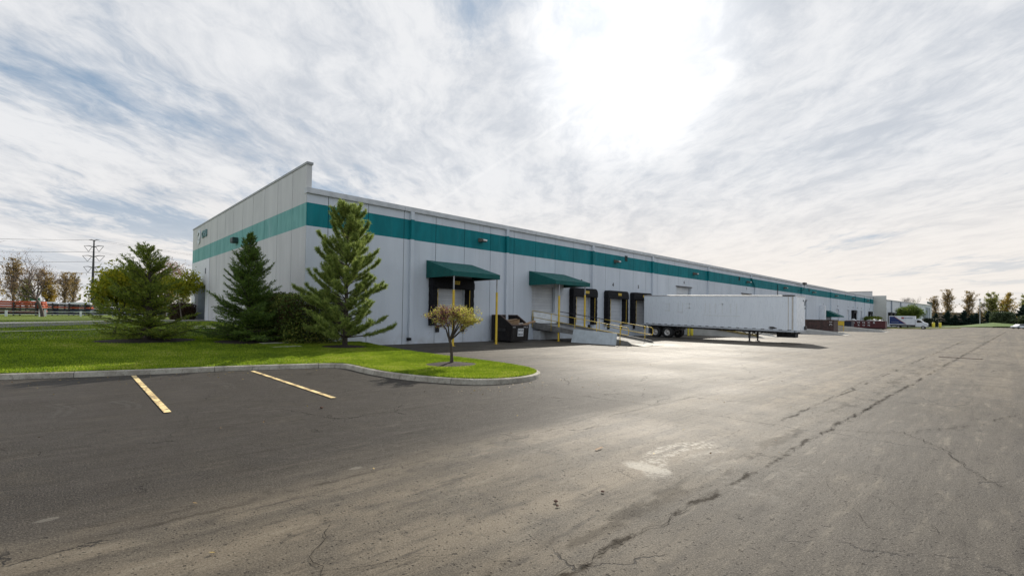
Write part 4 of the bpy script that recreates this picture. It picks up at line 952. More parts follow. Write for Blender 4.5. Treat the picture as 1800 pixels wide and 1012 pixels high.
# bollards
def bollard(x, y, label, h=1.1, r=.11, group=None):
    o = MB(); lathe2 = [(0, .0), (.0, r), (h - .08, r), (h, r * .6), (h + .02, .001)]
    vs = []; n = 14
    for (z, rr_) in lathe2[1:]: vs += [(rr_ * math.cos(2 * math.pi * k / n), rr_ * math.sin(2 * math.pi * k / n), z + .01) for k in range(n)]
    fs = [(i * n + k, i * n + (k + 1) % n, (i + 1) * n + (k + 1) % n, (i + 1) * n + k) for i in range(len(lathe2) - 2) for k in range(n)]
    b = o.add(vs, fs).build('bollard', mat('bollard_yellow', (.70, .58, .03), .5), smooth=True); b.location = (x, y, 0); tag(b, label, 'bollard', group)
bollard(48.4, 23.4, 'yellow bollard just right of the trailer wheels', group='yellow bollards')
bollard(49.6, 23.6, 'thicker yellow bollard beside the ramp under the trailer', r=.17, group='yellow bollards')
# ------------------------------------------------------------------ box truck
T = thing('box_truck', 'white box truck with a blue and red slanted side panel', 'truck', (152.2, 13.15, 0))
# local frame: nose towards -y, side facing -x visible
def LB(): return MB()
LB().box(0, 2.3, 2.35, 7.45, .95, 3.15).build('cargo_box', M_white, T, bevel=.04)
LB().prism([(7.3, 1.15), (7.3, 3.0), (6.45, 3.0), (4.15, 1.15)], 'x', -.012, -.002).build('blue_panel', mat('truck_blue', (.012, .035, .16), .4), T)
LB().prism([(6.45, 3.0), (6.30, 3.0), (4.0, 1.15), (4.15, 1.15)], 'x', -.012, -.002).build('red_stripe', mat('truck_red', (.35, .02, .03), .4), T)
LB().box(-.012, -.002, 4.45, 4.95, 2.45, 2.85).build('red_badge', MATS['truck_red'], T)
text('side_lettering', 'Brinkman', MATS['truck_blue'], .42, (-.012, 3.55, 2.66), (R(90), 0, R(-90)), T, .006, bold=.008)
text('side_lettering', 'moving & storage', M_sil, .20, (-.012, 6.2, 1.6), (R(90), 0, R(-90)), T, .006)
LB().prism([(2.3, .75), (2.3, 2.35), (1.75, 2.42), (1.25, 2.2), (.72, 1.62), (.12, 1.42), (.0, 1.15), (-.02, .62), (.3, .55), (2.3, .55)], 'x', .12, 2.18).build('cab', M_white, T, bevel=.05)
LB().prism([(2.0, 1.55), (2.0, 2.15), (1.7, 2.2), (1.3, 2.05), (.95, 1.58)], 'x', .10, .117).build('side_window', M_glass, T)
LB().add([(.25, 1.22, 2.17), (2.05, 1.22, 2.17), (2.05, .76, 1.66), (.25, .76, 1.66)], [(0, 1, 2, 3)]).build('windscreen', M_glass, T)
LB().box(.2, 2.1, -.10, .02, .45, .80).build('bumper', M_steelb, T, bevel=.03); LB().box(.45, 1.85, -.045, -.022, .85, 1.15).build('grille', M_steelb, T)
for x in (.18, 1.88): LB().box(x, x + .24, -.05, -.022, .88, 1.12).build('headlight', mat('headlight_glass', (.7, .7, .7), .1), T)
LB().box(.3, 2.0, 2.0, 7.3, .6, .94).build('chassis', M_steelb, T)
for y in (.85, 5.55):
    wheel(T, (0, 0, 0), (.22, y, .40), .40, .24); wheel(T, (0, 0, 0), (2.08, y, .40), .40, .24, 1)
# ------------------------------------------------------------------ second building along the court
Y2 = 23.24
w2 = thing('warehouse', 'lower white warehouse beyond the teal banded one, behind the box truck', 'building', (167.6, Y2, 0))
def W2(): return MB((167.6, Y2, 0))
M_w2 = mat('white_wall_far', (.68, .70, .74), .6, (.62, .64, .68), .4); M_w2b = mat('beige_wall_far', (.55, .55, .52), .6, (.50, .50, .47), .3, stretch=(1, 3, .1))
W2().box(167.62, 167.9, Y2, WY - .02, 0, 8.95).build('return_wall', M_w2b, w2); W2().box(167.62, 167.9, WY - .02, 70, 0, 8.95).build('return_wall', M_w2b, w2)
wl_ = W2(); X2E = 285.0
wl_.prism([(167.9, 0), (X2E, 0), (X2E, 8.9), (167.9, 7.6)], 'y', Y2, Y2 + .3); wl_.build('side_wall', M_w2, w2)
wl_ = W2(); wl_.prism([(167.9, 7.6), (X2E, 8.9), (X2E, 9.2), (167.9, 7.85)], 'y', Y2 - .15, Y2 + .3); wl_.build('roof_fascia', mat('pale_fascia', (.55, .56, .57), .5), w2)
W2().box(X2E - 20, X2E, Y2 - .2, Y2 - .16, 9.3, 10.3).build('end_parapet', mat('dark_green_fascia', (.03, .08, .075), .5), w2)
for x in (175.5, 193, 262, 268, 274): W2().box(x - .2, x + .2, Y2 - .3, Y2 - .01, .2, 7.8).build('downspout', mat('downpipe_grey', (.30, .34, .40), .5), w2)
for x in (172, 178, 186, 197, 208): W2().box(x - 1.4, x + 1.4, Y2 - .6, Y2 - .01, 1.2, 4.3).build('dock_seal', M_black, w2)
for x in (255, 259, 264, 269): W2().box(x - .8, x + .8, Y2 - .1, Y2 - .01, 1.0, 5.0).build('window', M_glass, w2)
# yellow kerbed grass island beyond the truck
isl = smooth_path([(168, 23.2), (155, 22.6), (149, 21.5), (149.5, 18), (158, 15.2), (172, 12.2), (186, 9.3), (194, 8.9), (197, 11), (196, 16), (192, 23.0), (180, 23.2)], 2)
surface('grass_island', isl, M_far, 8, lambda x, y: .16)
ip = isl + [isl[0]]; kerb('island_kerb', ip, offset(ip, .05), offset(ip, .25), .15); bpy.data.objects['island_kerb'].data.materials[0] = mat('yellow_kerb', (.55, .48, .05), .7, (.40, .35, .06), 2)
bollard(187.7, 14.9, 'nearer of two far yellow bollards on the grass island by the green tree', 1.6, .35, 'far yellow bollards'); bollard(184.5, 13.2, 'far yellow bollard close to the box truck nose', 1.6, .3, 'far yellow bollards')
# storm drain
dr = thing('storm_drain', 'rusty slotted storm drain grate set in the asphalt', 'drain', (35.1, 1.7, 0))
k = MB()
for q in range(12): k.box(-.30, .30, -.82 + q * .14, -.74 + q * .14, .014, .030)
k.build('grate', mat('rusty_grate', (.17, .12, .085), .8, (.11, .08, .06), 5), dr); MB().box(-.34, .34, -.86, .86, .004, .0135).build('frame', mat('drain_frame', (.07, .055, .045), .9), dr)
# little things on the asphalt
def clod(name, x, y, r, label, m, cat):
    n = 3; bm = bmesh.new(); bmesh.ops.create_icosphere(bm, subdivisions=2, radius=r)
    for v in bm.verts: v.co *= 1 + .35 * mnoise.noise(v.co * 3 / r + Vector((x, y, 0))); v.co.z *= .55
    me = bpy.data.meshes.new(name); bm.to_mesh(me); bm.free(); me.materials.append(m); o = bpy.data.objects.new(name, me); COL.objects.link(o); o.location = (x, y, .012 + r * .4); tag(o, label, cat)
M_clod = mat('brown_earth', (.09, .045, .03), .9)
clod('dirt_clod', 3.77, 3.24, .022, 'small brown clod, larger of a pair on the pale lane', M_clod, 'clod'); clod('dirt_clod', 3.70, 3.16, .016, 'small brown clod, smaller of a pair on the pale lane', M_clod, 'clod'); clod('dirt_clod', 4.37, 3.08, .018, 'lone brown clod on the lane in front of the chalky tyre scuff', M_clod, 'clod'); clod('stone', 3.84, 9.53, .035, 'brown stone lying below the right-hand yellow stall line', M_clod, 'stone')
o = MB().add([(-.09, -.02, .0), (.09, -.012, .004), (.085, .02, .012), (-.085, .015, .006)], [(0, 1, 2, 3)]).build('paper_scrap', M_card); o.location = (5.73, 4.11, .018); tag(o, 'small pale scrap of card on the asphalt left of the tyre scuff', 'litter')
nl = 260; lx = np.concatenate([rng.uniform(-3, 7, 120), rng.uniform(7, 12, 60), rng.uniform(-1, 20, 80)]); ly = np.concatenate([17.6 - lx[:120] * .17 - rng.exponential(.5, 120), 9.5 - rng.exponential(.5, 60), rng.uniform(2, 15, 80)])
keep = ~inside_np([(q_[0], q_[1]) for q_ in KPs[:-1]] + [(20, 26), (20, 60), (-60, 60)], lx, ly); lx, ly = lx[keep], ly[keep]; nl = len(lx)
aa = rng.uniform(0, 6.28, nl); sz_ = rng.uniform(.012, .028, nl); P = np.stack([lx, ly, np.full(nl, .02)], 1); u_ = np.stack([np.cos(aa) * sz_, np.sin(aa) * sz_, rng.uniform(0, .008, nl)], 1); v_ = np.stack([-np.sin(aa) * sz_ * .6, np.cos(aa) * sz_ * .6, rng.uniform(0, .01, nl)], 1)
o = npmesh('fallen_leaves', np.stack([P - u_, P - v_, P + u_, P + v_], 1), 4, leaf_mat('dry_leaves', [(0, (.10, .05, .02)), (.5, (.25, .16, .05)), (1, (.40, .30, .08))], .2), tint=rng.uniform(0, 1, nl)); tag(o, 'small dry leaves scattered on the asphalt along the kerb', 'leaves', kind='stuff')
# ------------------------------------------------------------------ plants
def rot_about(v, axis, ang):
    return Matrix.Rotation(ang, 3, axis) @ v
def needles(P, D, length, width, per, spread, rg, lj=.35):
    """P points (N,3), D unit directions (N,3): a fan of thin triangles at each point"""
    P = np.repeat(P, per, 0); D = np.repeat(D, per, 0); n = len(P)
    rnd = rg.normal(size=(n, 3)); rnd /= np.linalg.norm(rnd, axis=1)[:, None]
    d = D + rnd * spread; d /= np.linalg.norm(d, axis=1)[:, None]
    s = np.cross(d, rg.normal(size=(n, 3))); s /= np.linalg.norm(s, axis=1)[:, None]
    L = (length * rg.uniform(1 - lj, 1 + lj, n))[:, None]; W = width
    b = P + rnd * .008
    return np.stack([b - s * W, b + s * W, b + d * L], 1)
def conifer(name, label, cat, loc, H, R0, seed, mats, pine=False, taper=.85, dens=1.0, z0=.05, top_up=50, low=-8, asym=None, whorl=.2, trunk_r=None, needle=(.055, .006), per=4, group=None, nbr=(5, 8)):
    root = thing(name, label, cat, loc, 0, group); rg = np.random.default_rng(seed); rd = random.Random(seed)
    tr_ = trunk_r or H * .018
    tp = [(0.02 * math.sin(z), 0.02 * math.cos(z * 1.3), z) for z in np.linspace(-.05, H * .97, 14)]
    MB().tube(tp, [tr_ * (1.25 - 1.2 * i / 13) for i in range(14)], 8).build('trunk', mats[1], root, smooth=True)
    br = MB(); PP = []; DD_ = []; z = H * z0
    while z < H * .985:
        f = z / H; L0 = R0 * (1 - f) ** taper + .06
        if not pine: L0 *= min(1, .8 + f * 3)
        for k in range(rd.randint(*nbr)):
            a = rd.uniform(0, 2 * math.pi); L = L0 * (rd.uniform(.5, 1.2) if pine or rd.random() < .8 else rd.uniform(1.1, 1.32))
            if asym: L *= asym(a, f)
            el = R(low + (top_up - low) * f ** .9 + rd.uniform(-8, 8))
            d = Vector((math.cos(a) * math.cos(el), math.sin(a) * math.cos(el), math.sin(el)))
            p = Vector((0, 0, z + rd.uniform(-.05, .05))); n = max(4, int(L / .10)); pts = [p.copy()]
            up = rd.uniform(.25, .6) * (1.0 if pine else .8)
            for i in range(n):
                d2 = (d + Vector((0, 0, up * (i / n) ** 1.4)) + Vector((rd.uniform(-.06, .06), rd.uniform(-.06, .06), rd.uniform(-.05, .05)))).normalized()
                p = p + d2 * (L / n); pts.append(p.copy())
                fr = (i + 1) / n
                if pine:
                    if fr > .34:
                        for s_ in (-1, 1):
                            if rd.random() < .85 * dens:
                                sd_v = (rot_about(d2, Vector((0, 0, 1)), s_ * R(rd.uniform(25, 65))) + Vector((0, 0, rd.uniform(.1, .6)))).normalized(); ll = rd.uniform(.12, .30) * (1.15 - .4 * fr) * 1.3
                                q0 = p; m_ = 6
                                if rd.random() < .35: br.tube([p, p + sd_v * ll], .006, 3, False)
                                for j in range(m_): PP.append(q0 + sd_v * ll * (j + 1) / m_); DD_.append(sd_v)
                    if fr > .75:
                        for j in range(3): PP.append(p); DD_.append(d2)
                else:
                    if fr > .12:
                        for s_ in (-1, 1):
                            if rd.random() < dens:
                                sd_v = (rot_about(d2, Vector((0, 0, 1)), s_ * R(rd.uniform(40, 65))) + Vector((0, 0, rd.uniform(-.25, .1)))).normalized(); ll = min(.55, .42 * L * (1.1 - fr) + .07) * rd.uniform(.7, 1.1)
                                m_ = max(2, int(ll / .05))
                                for j in range(m_): PP.append(p + sd_v * ll * (j + 1) / m_ + Vector((0, 0, -.03 * j / m_))); DD_.append(sd_v)
                        PP.append(p); DD_.append(d2)
            br.tube([pts[0], pts[len(pts) // 2], pts[-1]], [tr_ * .30 * (1 - f * .6) + .004, tr_ * .16 * (1 - f * .6) + .003, .003], 4, False)
        z += whorl * rd.uniform(.7, 1.2)
    for j in range(10): PP.append(Vector((0, 0, H * (.93 + .007 * j)))); DD_.append(Vector((0, 0, 1)))
    br.build('branches', mats[1], root)
    PP = np.array([tuple(p) for p in PP]); DD_ = np.array([tuple(p) for p in DD_])
    tri = needles(PP, DD_, needle[0], needle[1], per, .75 if not pine else 1.25, rg)
    shoot = np.repeat(rg.uniform(0, 1, len(PP)), per); tint = np.clip(shoot * .45 + rg.uniform(0, .55, len(tri)), 0, 1)
    npmesh('foliage', tri, 3, mats[0], root, tint)
    return root
M_spr = leaf_mat('spruce_needles', [(0, (.03, .06, .014)), (.5, (.095, .165, .030)), (.9, (.21, .29, .045)), (1, (.32, .37, .08))], .35)
M_spr2 = leaf_mat('spruce_needles_olive', [(0, (.07, .11, .02)), (.5, (.19, .25, .04)), (.9, (.38, .42, .06)), (1, (.44, .34, .11))], .5)
M_pin = leaf_mat('pine_needles', [(0, (.06, .10, .025)), (.5, (.26, .34, .08)), (.9, (.52, .58, .16)), (1, (.62, .56, .24))], .42)
conifer('spruce_tree', 'dense dark green spruce tree on the lawn before the building front', 'tree', (6.85, 26.5, .33), 5.45, 1.95, 11, (M_spr, M_bark), taper=.78, whorl=.16, low=-6, top_up=62, needle=(.10, .015), per=3, dens=.85, nbr=(5, 8))
conifer('spruce_tree', 'broad loose olive spruce tree with a bare lower trunk standing left of the building', 'tree', (3.0, 28.2, .44), 4.35, 2.2, 23, (M_spr2, M_bark), taper=.62, whorl=.17, low=-4, top_up=52, needle=(.11, .017), per=3, dens=.5, asym=lambda a, f: 1.0 + .18 * math.cos(a - R(137)), trunk_r=.12, nbr=(4, 7))
conifer('pine_tree', 'tall open pine tree with upturned tufted boughs at the building corner', 'tree', (10.2, 22.6, .24), 6.75, 2.35, 37, (M_pin, M_bark), pine=True, taper=.46, whorl=.28, z0=.07, low=2, top_up=50, needle=(.135, .012), per=10, dens=.9, trunk_r=.11, nbr=(6, 8))
def grow(seed, levels, L0, r0, nsub, spread, upb, bend=.15, shrink=.68, trunk_h=None, first_n=None, sides=6, tipl=1):
    rd = random.Random(seed); br = MB(); tips = []
    def rec(p, d, L, r, lv):
        n = 5 if lv == 0 else 4; pts = [p.copy()]
        for i in range(n):
            d = (d + Vector((rd.uniform(-bend, bend), rd.uniform(-bend, bend), rd.uniform(-bend, bend) * .5 + upb * .1))).normalized(); p = p + d * (L / n); pts.append(p.copy())
            if lv >= levels - tipl: tips.append((p.copy(), d.copy()))
        br.tube(pts, [r * (1 - .45 * i / n) for i in range(n + 1)], max(3, sides - lv), False)
        if lv < levels:
            k = (first_n or nsub) if lv == 0 else nsub
            a0 = rd.uniform(0, 6.28)
            for q in range(k):
                ax = d.cross(Vector((0, 0, 1)) if abs(d.z) < .95 else Vector((1, 0, 0))).normalized(); ax = rot_about(ax, d, a0 + q * 6.283 / k + rd.uniform(-.5, .5))
                nd = rot_about(d, ax, R(spread * rd.uniform(.6, 1.25))); nd = (nd + Vector((0, 0, upb * .25))).normalized()
                st = pts[-1] if lv == 0 or rd.random() < .5 else pts[-2]
                rec(st, nd, L * shrink * rd.uniform(.75, 1.2), r * .56, lv + 1)
    rec(Vector((0, 0, -.05)), Vector((rd.uniform(-.05, .05), rd.uniform(-.05, .05), 1)), trunk_h or L0, r0, 0) if trunk_h is None else rec2(rec, trunk_h, r0)
    return br, tips
def leaves(tips, per, spread, size, rg, aspect=.6):
    P = np.array([tuple(p) for p, d in tips]); P = np.repeat(P, per, 0); n = len(P)
    P = P + rg.normal(size=(n, 3)) * spread
    u_ = rg.normal(size=(n, 3)); u_ /= np.linalg.norm(u_, axis=1)[:, None]; v_ = np.cross(u_, rg.normal(size=(n, 3))); v_ /= np.linalg.norm(v_, axis=1)[:, None]
    s = (size * rg.uniform(.6, 1.3, n))[:, None]
    return np.stack([P - u_ * s, P - v_ * s * aspect, P + u_ * s, P + v_ * s * aspect], 1), P
def broadleaf(name, label, loc, seed, levels, L0, r0, nsub, spread, upb, leaf, per, lspread, lsize, bark, scale=1.0, group=None, shrink=.68, first_n=None, bend=.15, tintf=None, tipl=1):
    root = thing(name, label, 'tree', loc, 0, group); rg = np.random.default_rng(seed)
    br, tips = grow(seed, levels, L0, r0, nsub, spread, upb, bend, shrink, None, first_n, 6, tipl)
    br.build('trunk', bark, root, smooth=True)
    if per:
        q, P = leaves(tips, per, lspread, lsize, rg)
        c = np.repeat(rg.uniform(0, 1, len(tips)), per)
        tn = np.clip(c * .4 + rg.uniform(0, .6, len(q)), 0, 1)
        if tintf is not None: tn = tintf(P, tn)
        npmesh('crown', q, 4, leaf, root, tn)
    root.scale = (scale,) * 3
    return root
M_crab = leaf_mat('crab_leaves', [(0, (.10, .035, .05)), (.38, (.24, .09, .11)), (.42, (.36, .40, .06)), (.8, (.58, .55, .10)), (1, (.62, .42, .18))], .5)
def crabt(P, tn):   # purple leaves gather toward the upper middle of the crown
    k = np.exp(-((P[:, 0] + .2) ** 2 + (P[:, 1] + .0) ** 2) / .35) * .9 + (np.abs(P[:, 2] - 1.75) < .12) * .1
    r_ = rng.uniform(0, 1, len(tn)); return np.where(r_ < np.clip(k, .12, .8), tn * .38, .42 + tn * .58)
# small crab apple: short leaning trunk, flat spreading crown
def crabapple():
    root = thing('crabapple_tree', 'small crabapple tree with sparse yellow and purple leaves on the kerbed lawn tip', 'tree', (9.95, 13.45, .2)); rd = random.Random(21); br = MB(); tips = []
    rr_ = np.array([.7228, -.6908, 0.]); ff_ = np.array([.6908, .7228, 0.])
    def W(a, b, z): return Vector((rr_[0] * a + ff_[0] * b, rr_[1] * a + ff_[1] * b, z))
    br.tube([W(0, 0, -.05), W(.01, 0, .12), W(.0, 0, .35), W(-.02, 0, .62), W(-.08, 0, .84)], [.085, .062, .052, .05, .048], 10, False)
    br.tube([W(-.08, 0, .84), W(-.09, 0, .95)], [.045, .03], 8)
    mains = [((.32, .05, 1.18), (.62, .1, 1.38), (.86, .1, 1.52)), ((-.22, .1, 1.2), (-.45, .1, 1.52), (-.62, .1, 1.62)), ((.08, -.25, 1.25), (.12, -.5, 1.6), (.2, -.6, 1.75)), ((.05, .3, 1.25), (-.05, .55, 1.6), (-.1, .62, 1.75)), ((.22, .2, 1.3), (.40, .4, 1.62), (.5, .45, 1.75)), ((-.12, -.1, 1.3), (-.2, -.25, 1.62), (-.3, -.3, 1.8)), ((.18, -.1, 1.3), (.35, -.3, 1.6), (.5, -.4, 1.7))]
    def twig(p, d, L, r, lv):
        n = 3; pts = [p]
        for i in range(n):
            d = (d + Vector((rd.uniform(-.3, .3), rd.uniform(-.3, .3), rd.uniform(-.15, .22)))).normalized(); p = p + d * L / n; pts.append(p); tips.append((p, d))
        br.tube(pts, [r, r * .8, r * .6, r * .4], 4, False)
        if lv < 2:
            for q in range(3): twig(pts[rd.randint(1, 3)], (d + Vector((rd.uniform(-.9, .9), rd.uniform(-.9, .9), rd.uniform(-.3, .5)))).normalized(), L * .7, r * .6, lv + 1)
    for a, b, c in mains:
        P0, P1, P2, P3 = W(-.08, 0, .82), W(*a), W(*b), W(*c); br.tube([P0, P0.lerp(P1, .5) + Vector((0, 0, -.03)), P1, P2, P3], [.034, .03, .024, .016, .010], 6, False)
        for k in range(9):
            f = rd.random(); p = P1.lerp(P2, f) if rd.random() < .45 else P2.lerp(P3, f); dd = W(rd.uniform(-1, 1), rd.uniform(-1, 1), rd.uniform(-.1, .9)).normalized()
            twig(p, dd, .26, .007, 0)
    br.build('trunk', M_bark, root, smooth=True)
    tips = [tp for tp in tips if tp[0].z < 1.98 and (tp[0].x ** 2 + tp[0].y ** 2) < 1.0]
    rg = np.random.default_rng(4); q, P = leaves(tips, 5, .05, .022, rg); tn = rg.uniform(0, 1, len(q))
    npmesh('crown', q, 4, M_crab, root, crabt(P, tn))
crabapple()
# clipped hedges: thousands of leaves over a box-shaped shrub, twigs inside
def hedge(name, label, boxes, n, leafm, seed, size=.035, cat='hedge'):
    c0 = Vector((sum((b[0] + b[1]) / 2 for b in boxes) / len(boxes), sum((b[2] + b[3]) / 2 for b in boxes) / len(boxes), boxes[0][4]))
    root = thing(name, label, cat, c0); rg = np.random.default_rng(seed); Ps = []
    vol = [(b[1] - b[0]) * (b[3] - b[2]) * (b[5] - b[4]) for b in boxes]
    core = MB(c0)
    for b, v in zip(boxes, vol):
        k = int(n * v / sum(vol)); c = np.array([(b[0] + b[1]) / 2, (b[2] + b[3]) / 2, (b[4] + b[5]) / 2]); h = np.array([(b[1] - b[0]) / 2, (b[3] - b[2]) / 2, (b[5] - b[4]) / 2])
        d = rg.normal(size=(k, 3)); s = 1 / (np.sum(np.abs(d) ** 5, 1) ** .2)[:, None]; rad = (rg.uniform(.0, 1, k) ** .25)[:, None]
        P = d * s * rad; bump = np.sin(P[:, 0] * 9 + seed) * np.sin(P[:, 1] * 8) * np.sin(P[:, 2] * 7) * .10; P = c + P * h * (1 + bump[:, None]); Ps.append(P)
        rd = random.Random(seed)
        for q in range(40):
            x, y = c[0] + rd.uniform(-.6, .6) * h[0], c[1] + rd.uniform(-.6, .6) * h[1]; core.tube([(c[0] + (x - c[0]) * .5, c[1] + (y - c[1]) * .5, b[4] - .05), (x, y, c[2]), (x + rd.uniform(-.2, .2), y + rd.uniform(-.2, .2), b[5] - .15)], [.02, .014, .006], 4, False)
    core.build('stems', M_bark, root)
    P = np.concatenate(Ps) - np.array(c0); k = len(P)
    u_ = rg.normal(size=(k, 3)); u_ /= np.linalg.norm(u_, axis=1)[:, None]; v_ = np.cross(u_, rg.normal(size=(k, 3))); v_ /= np.linalg.norm(v_, axis=1)[:, None]; s = (size * rg.uniform(.6, 1.3, k))[:, None]
    npmesh('foliage', np.stack([P - u_ * s, P - v_ * s * .6, P + u_ * s, P + v_ * s * .6], 1), 4, leafm, root, np.clip(rg.uniform(0, .75, k) + .22 * np.sin(P[:, 1] * 2.3 + P[:, 2] * 1.7) + .12, 0, 1))
    return root
M_hed = leaf_mat('hedge_leaves', [(0, (.07, .022, .015)), (.16, (.05, .03, .012)), (.3, (.05, .09, .018)), (.75, (.17, .22, .04)), (1, (.36, .35, .08))], .4)
M_hed2 = leaf_mat('russet_hedge_leaves', [(0, (.05, .018, .012)), (.6, (.06, .035, .018)), (1, (.06, .07, .02))], .25)
hedge('hedge', 'tall clipped green and russet hedge against the building corner between the spruce and the pine', [(7.75, 9.40, 25.2, 31.5, .3, 2.95), (7.9, 11.2, 24.2, 26.0, .15, 2.85)], 42000, M_hed, 3, .05)
hedge('hedge', 'low russet hedge beside the entrance recess of the building', [(7.4, 9.3, 52.2, 56.2, .95, 2.55)], 7000, M_hed2, 8, .07)
hedge('hedge', 'clipped yellow-green hedge at the foot of the second warehouse', [(150, 166.5, 23.4, 25.8, 0, 3.0)], 12000, leaf_mat('lime_hedge', [(0, (.04, .06, .01)), (.5, (.10, .14, .015)), (1, (.26, .27, .03))], .3), 12, .14)
hedge('shrub', 'dark rounded shrub past the far yellow bollards', [(196, 200, 14.6, 18.4, 0, 2.9)], 4000, leaf_mat('dark_shrub', [(0, (.01, .015, .008)), (1, (.03, .045, .02))], .1), 14, .16, 'shrub')
# broadleaf trees
M_yg = leaf_mat('yellow_green_leaves', [(0, (.12, .16, .012)), (.5, (.30, .32, .02)), (1, (.60, .50, .04))], .55)
M_gold = leaf_mat('golden_leaves', [(0, (.16, .12, .03)), (.5, (.38, .27, .05)), (1, (.60, .44, .10))], .5)
M_rus = leaf_mat('russet_leaves', [(0, (.10, .065, .05)), (.5, (.22, .14, .09)), (1, (.36, .23, .12))], .45)
M_gr = leaf_mat('green_leaves', [(0, (.035, .07, .016)), (.5, (.11, .17, .03)), (1, (.26, .30, .05))], .45)
M_och = leaf_mat('ochre_leaves', [(0, (.13, .09, .04)), (.5, (.28, .20, .08)), (1, (.44, .32, .12))], .45)
M_brn = mat('grey_twigs', (.12, .095, .085), .9, (.07, .055, .05), 6)
broadleaf('maple_tree', 'yellow-green maple tree mingled with the olive spruce behind it', (1.9, 30.5, .5), 5, 4, 1.0, .06, 3, 46, .5, M_yg, 16, .22, .07, M_bark, 1.1, first_n=5, shrink=.80)
broadleaf('maple_tree', 'slim bright yellow-green maple tree with pale trunk near the entrance hedge', (7.7, 50.0, 1.0), 9, 4, 1.5, .06, 3, 38, .7, M_yg, 9, .22, .10, M_bark2, 1.0, first_n=4, shrink=.74)
broadleaf('crabapple_tree', 'nearly bare reddish crabapple tree behind the slim yellow maple', (8.0, 62.0, 1.0), 15, 5, 1.9, .12, 3, 44, .5, M_rus, 2, .2, .07, M_brn, 1.08, first_n=5, shrink=.74)
M_yg2 = leaf_mat('olive_leaves', [(0, (.08, .10, .03)), (.5, (.20, .22, .05)), (1, (.42, .38, .08))], .45)
def tall_tree(name, label, loc, seed, H, W, leaf, per, lsize, group=None, z0=.15, n=70):
    root = thing(name, label, 'tree', loc, 0, group); rd = random.Random(seed); rg = np.random.default_rng(seed); br = MB(); tips = []
    nl_ = rd.randint(2, 3); stems = []
    for q in range(nl_):
        dx, dy = rd.uniform(-.10, .10) * H, rd.uniform(-.10, .10) * H; top = H * (1 if q == 0 else rd.uniform(.72, .92)); pts = []
        for i in range(9):
            f = i / 8; pts.append(Vector((dx * f ** 1.4 + rd.uniform(-.02, .02) * H * f, dy * f ** 1.4 + rd.uniform(-.02, .02) * H * f, top * f)))
        br.tube(pts, [H * .017 * (1.1 - f_ / 8) for f_ in range(9)], 6, False); stems.append(pts)
    for k in range(n):
        pts = rd.choice(stems); f = z0 + (1 - z0) * rd.random() ** .9; i = min(7, int(f * 8)); p = pts[i].lerp(pts[i + 1], f * 8 - i)
        a = rd.uniform(0, 6.28); el = R(rd.uniform(25, 62)); L = W * (math.sin(math.pi * min(1, (f * .80 + .16))) ** .7) * rd.uniform(.4, 1.1); d = Vector((math.cos(a) * math.cos(el), math.sin(a) * math.cos(el), math.sin(el))); q = p; seg = [p]
        for j in range(5):
            d = (d + Vector((rd.uniform(-.25, .25), rd.uniform(-.25, .25), rd.uniform(-.1, .25)))).normalized(); q = q + d * L / 5; seg.append(q)
            if j > 1: tips.append((q, d))
            if rd.random() < .7:
                e = (d + Vector((rd.uniform(-1, 1), rd.uniform(-1, 1), rd.uniform(-.3, .6)))).normalized(); w_ = q + e * L * .28; br.tube([q, w_], [H * .0022, H * .001], 3, False); tips.append((w_, e))
        br.tube(seg, [H * .005, H * .004, H * .0035, H * .003, H * .002, H * .0012], 4, False)
    br.build('trunk', M_bark2, root)
    keepf = rg.uniform(0, 1, len(tips)) < .72; tips = [q for q, k_ in zip(tips, keepf) if k_]
    q, P = leaves(tips, per, W * .055, lsize, rg); c = np.repeat(rg.uniform(0, 1, len(tips)), per)
    npmesh('crown', q, 4, leaf, root, np.clip(c * .5 + rg.uniform(0, .5, len(q)), 0, 1)); return root
# two spreading, nearly bare ornamentals by the road at far left
cb = broadleaf('crabapple_tree', 'nearly bare vase-shaped crabapple tree at the road, right of the other bare one', (-1.35, 68.0, 1.0), 31, 5, 1.9, .17, 3, 44, .32, M_rus, 1, .22, .05, M_brn, 1.02, first_n=6, shrink=.79, group='bare crabapples by the road')
c2 = copy_tree(cb); c2.location = (-7.2, 56.0, 1.0); c2.rotation_euler = (0, 0, 2.1); c2.scale = (1.12, 1.12, 1.12); c2['label'] = 'larger bare crabapple tree cut off by the left edge of the view'
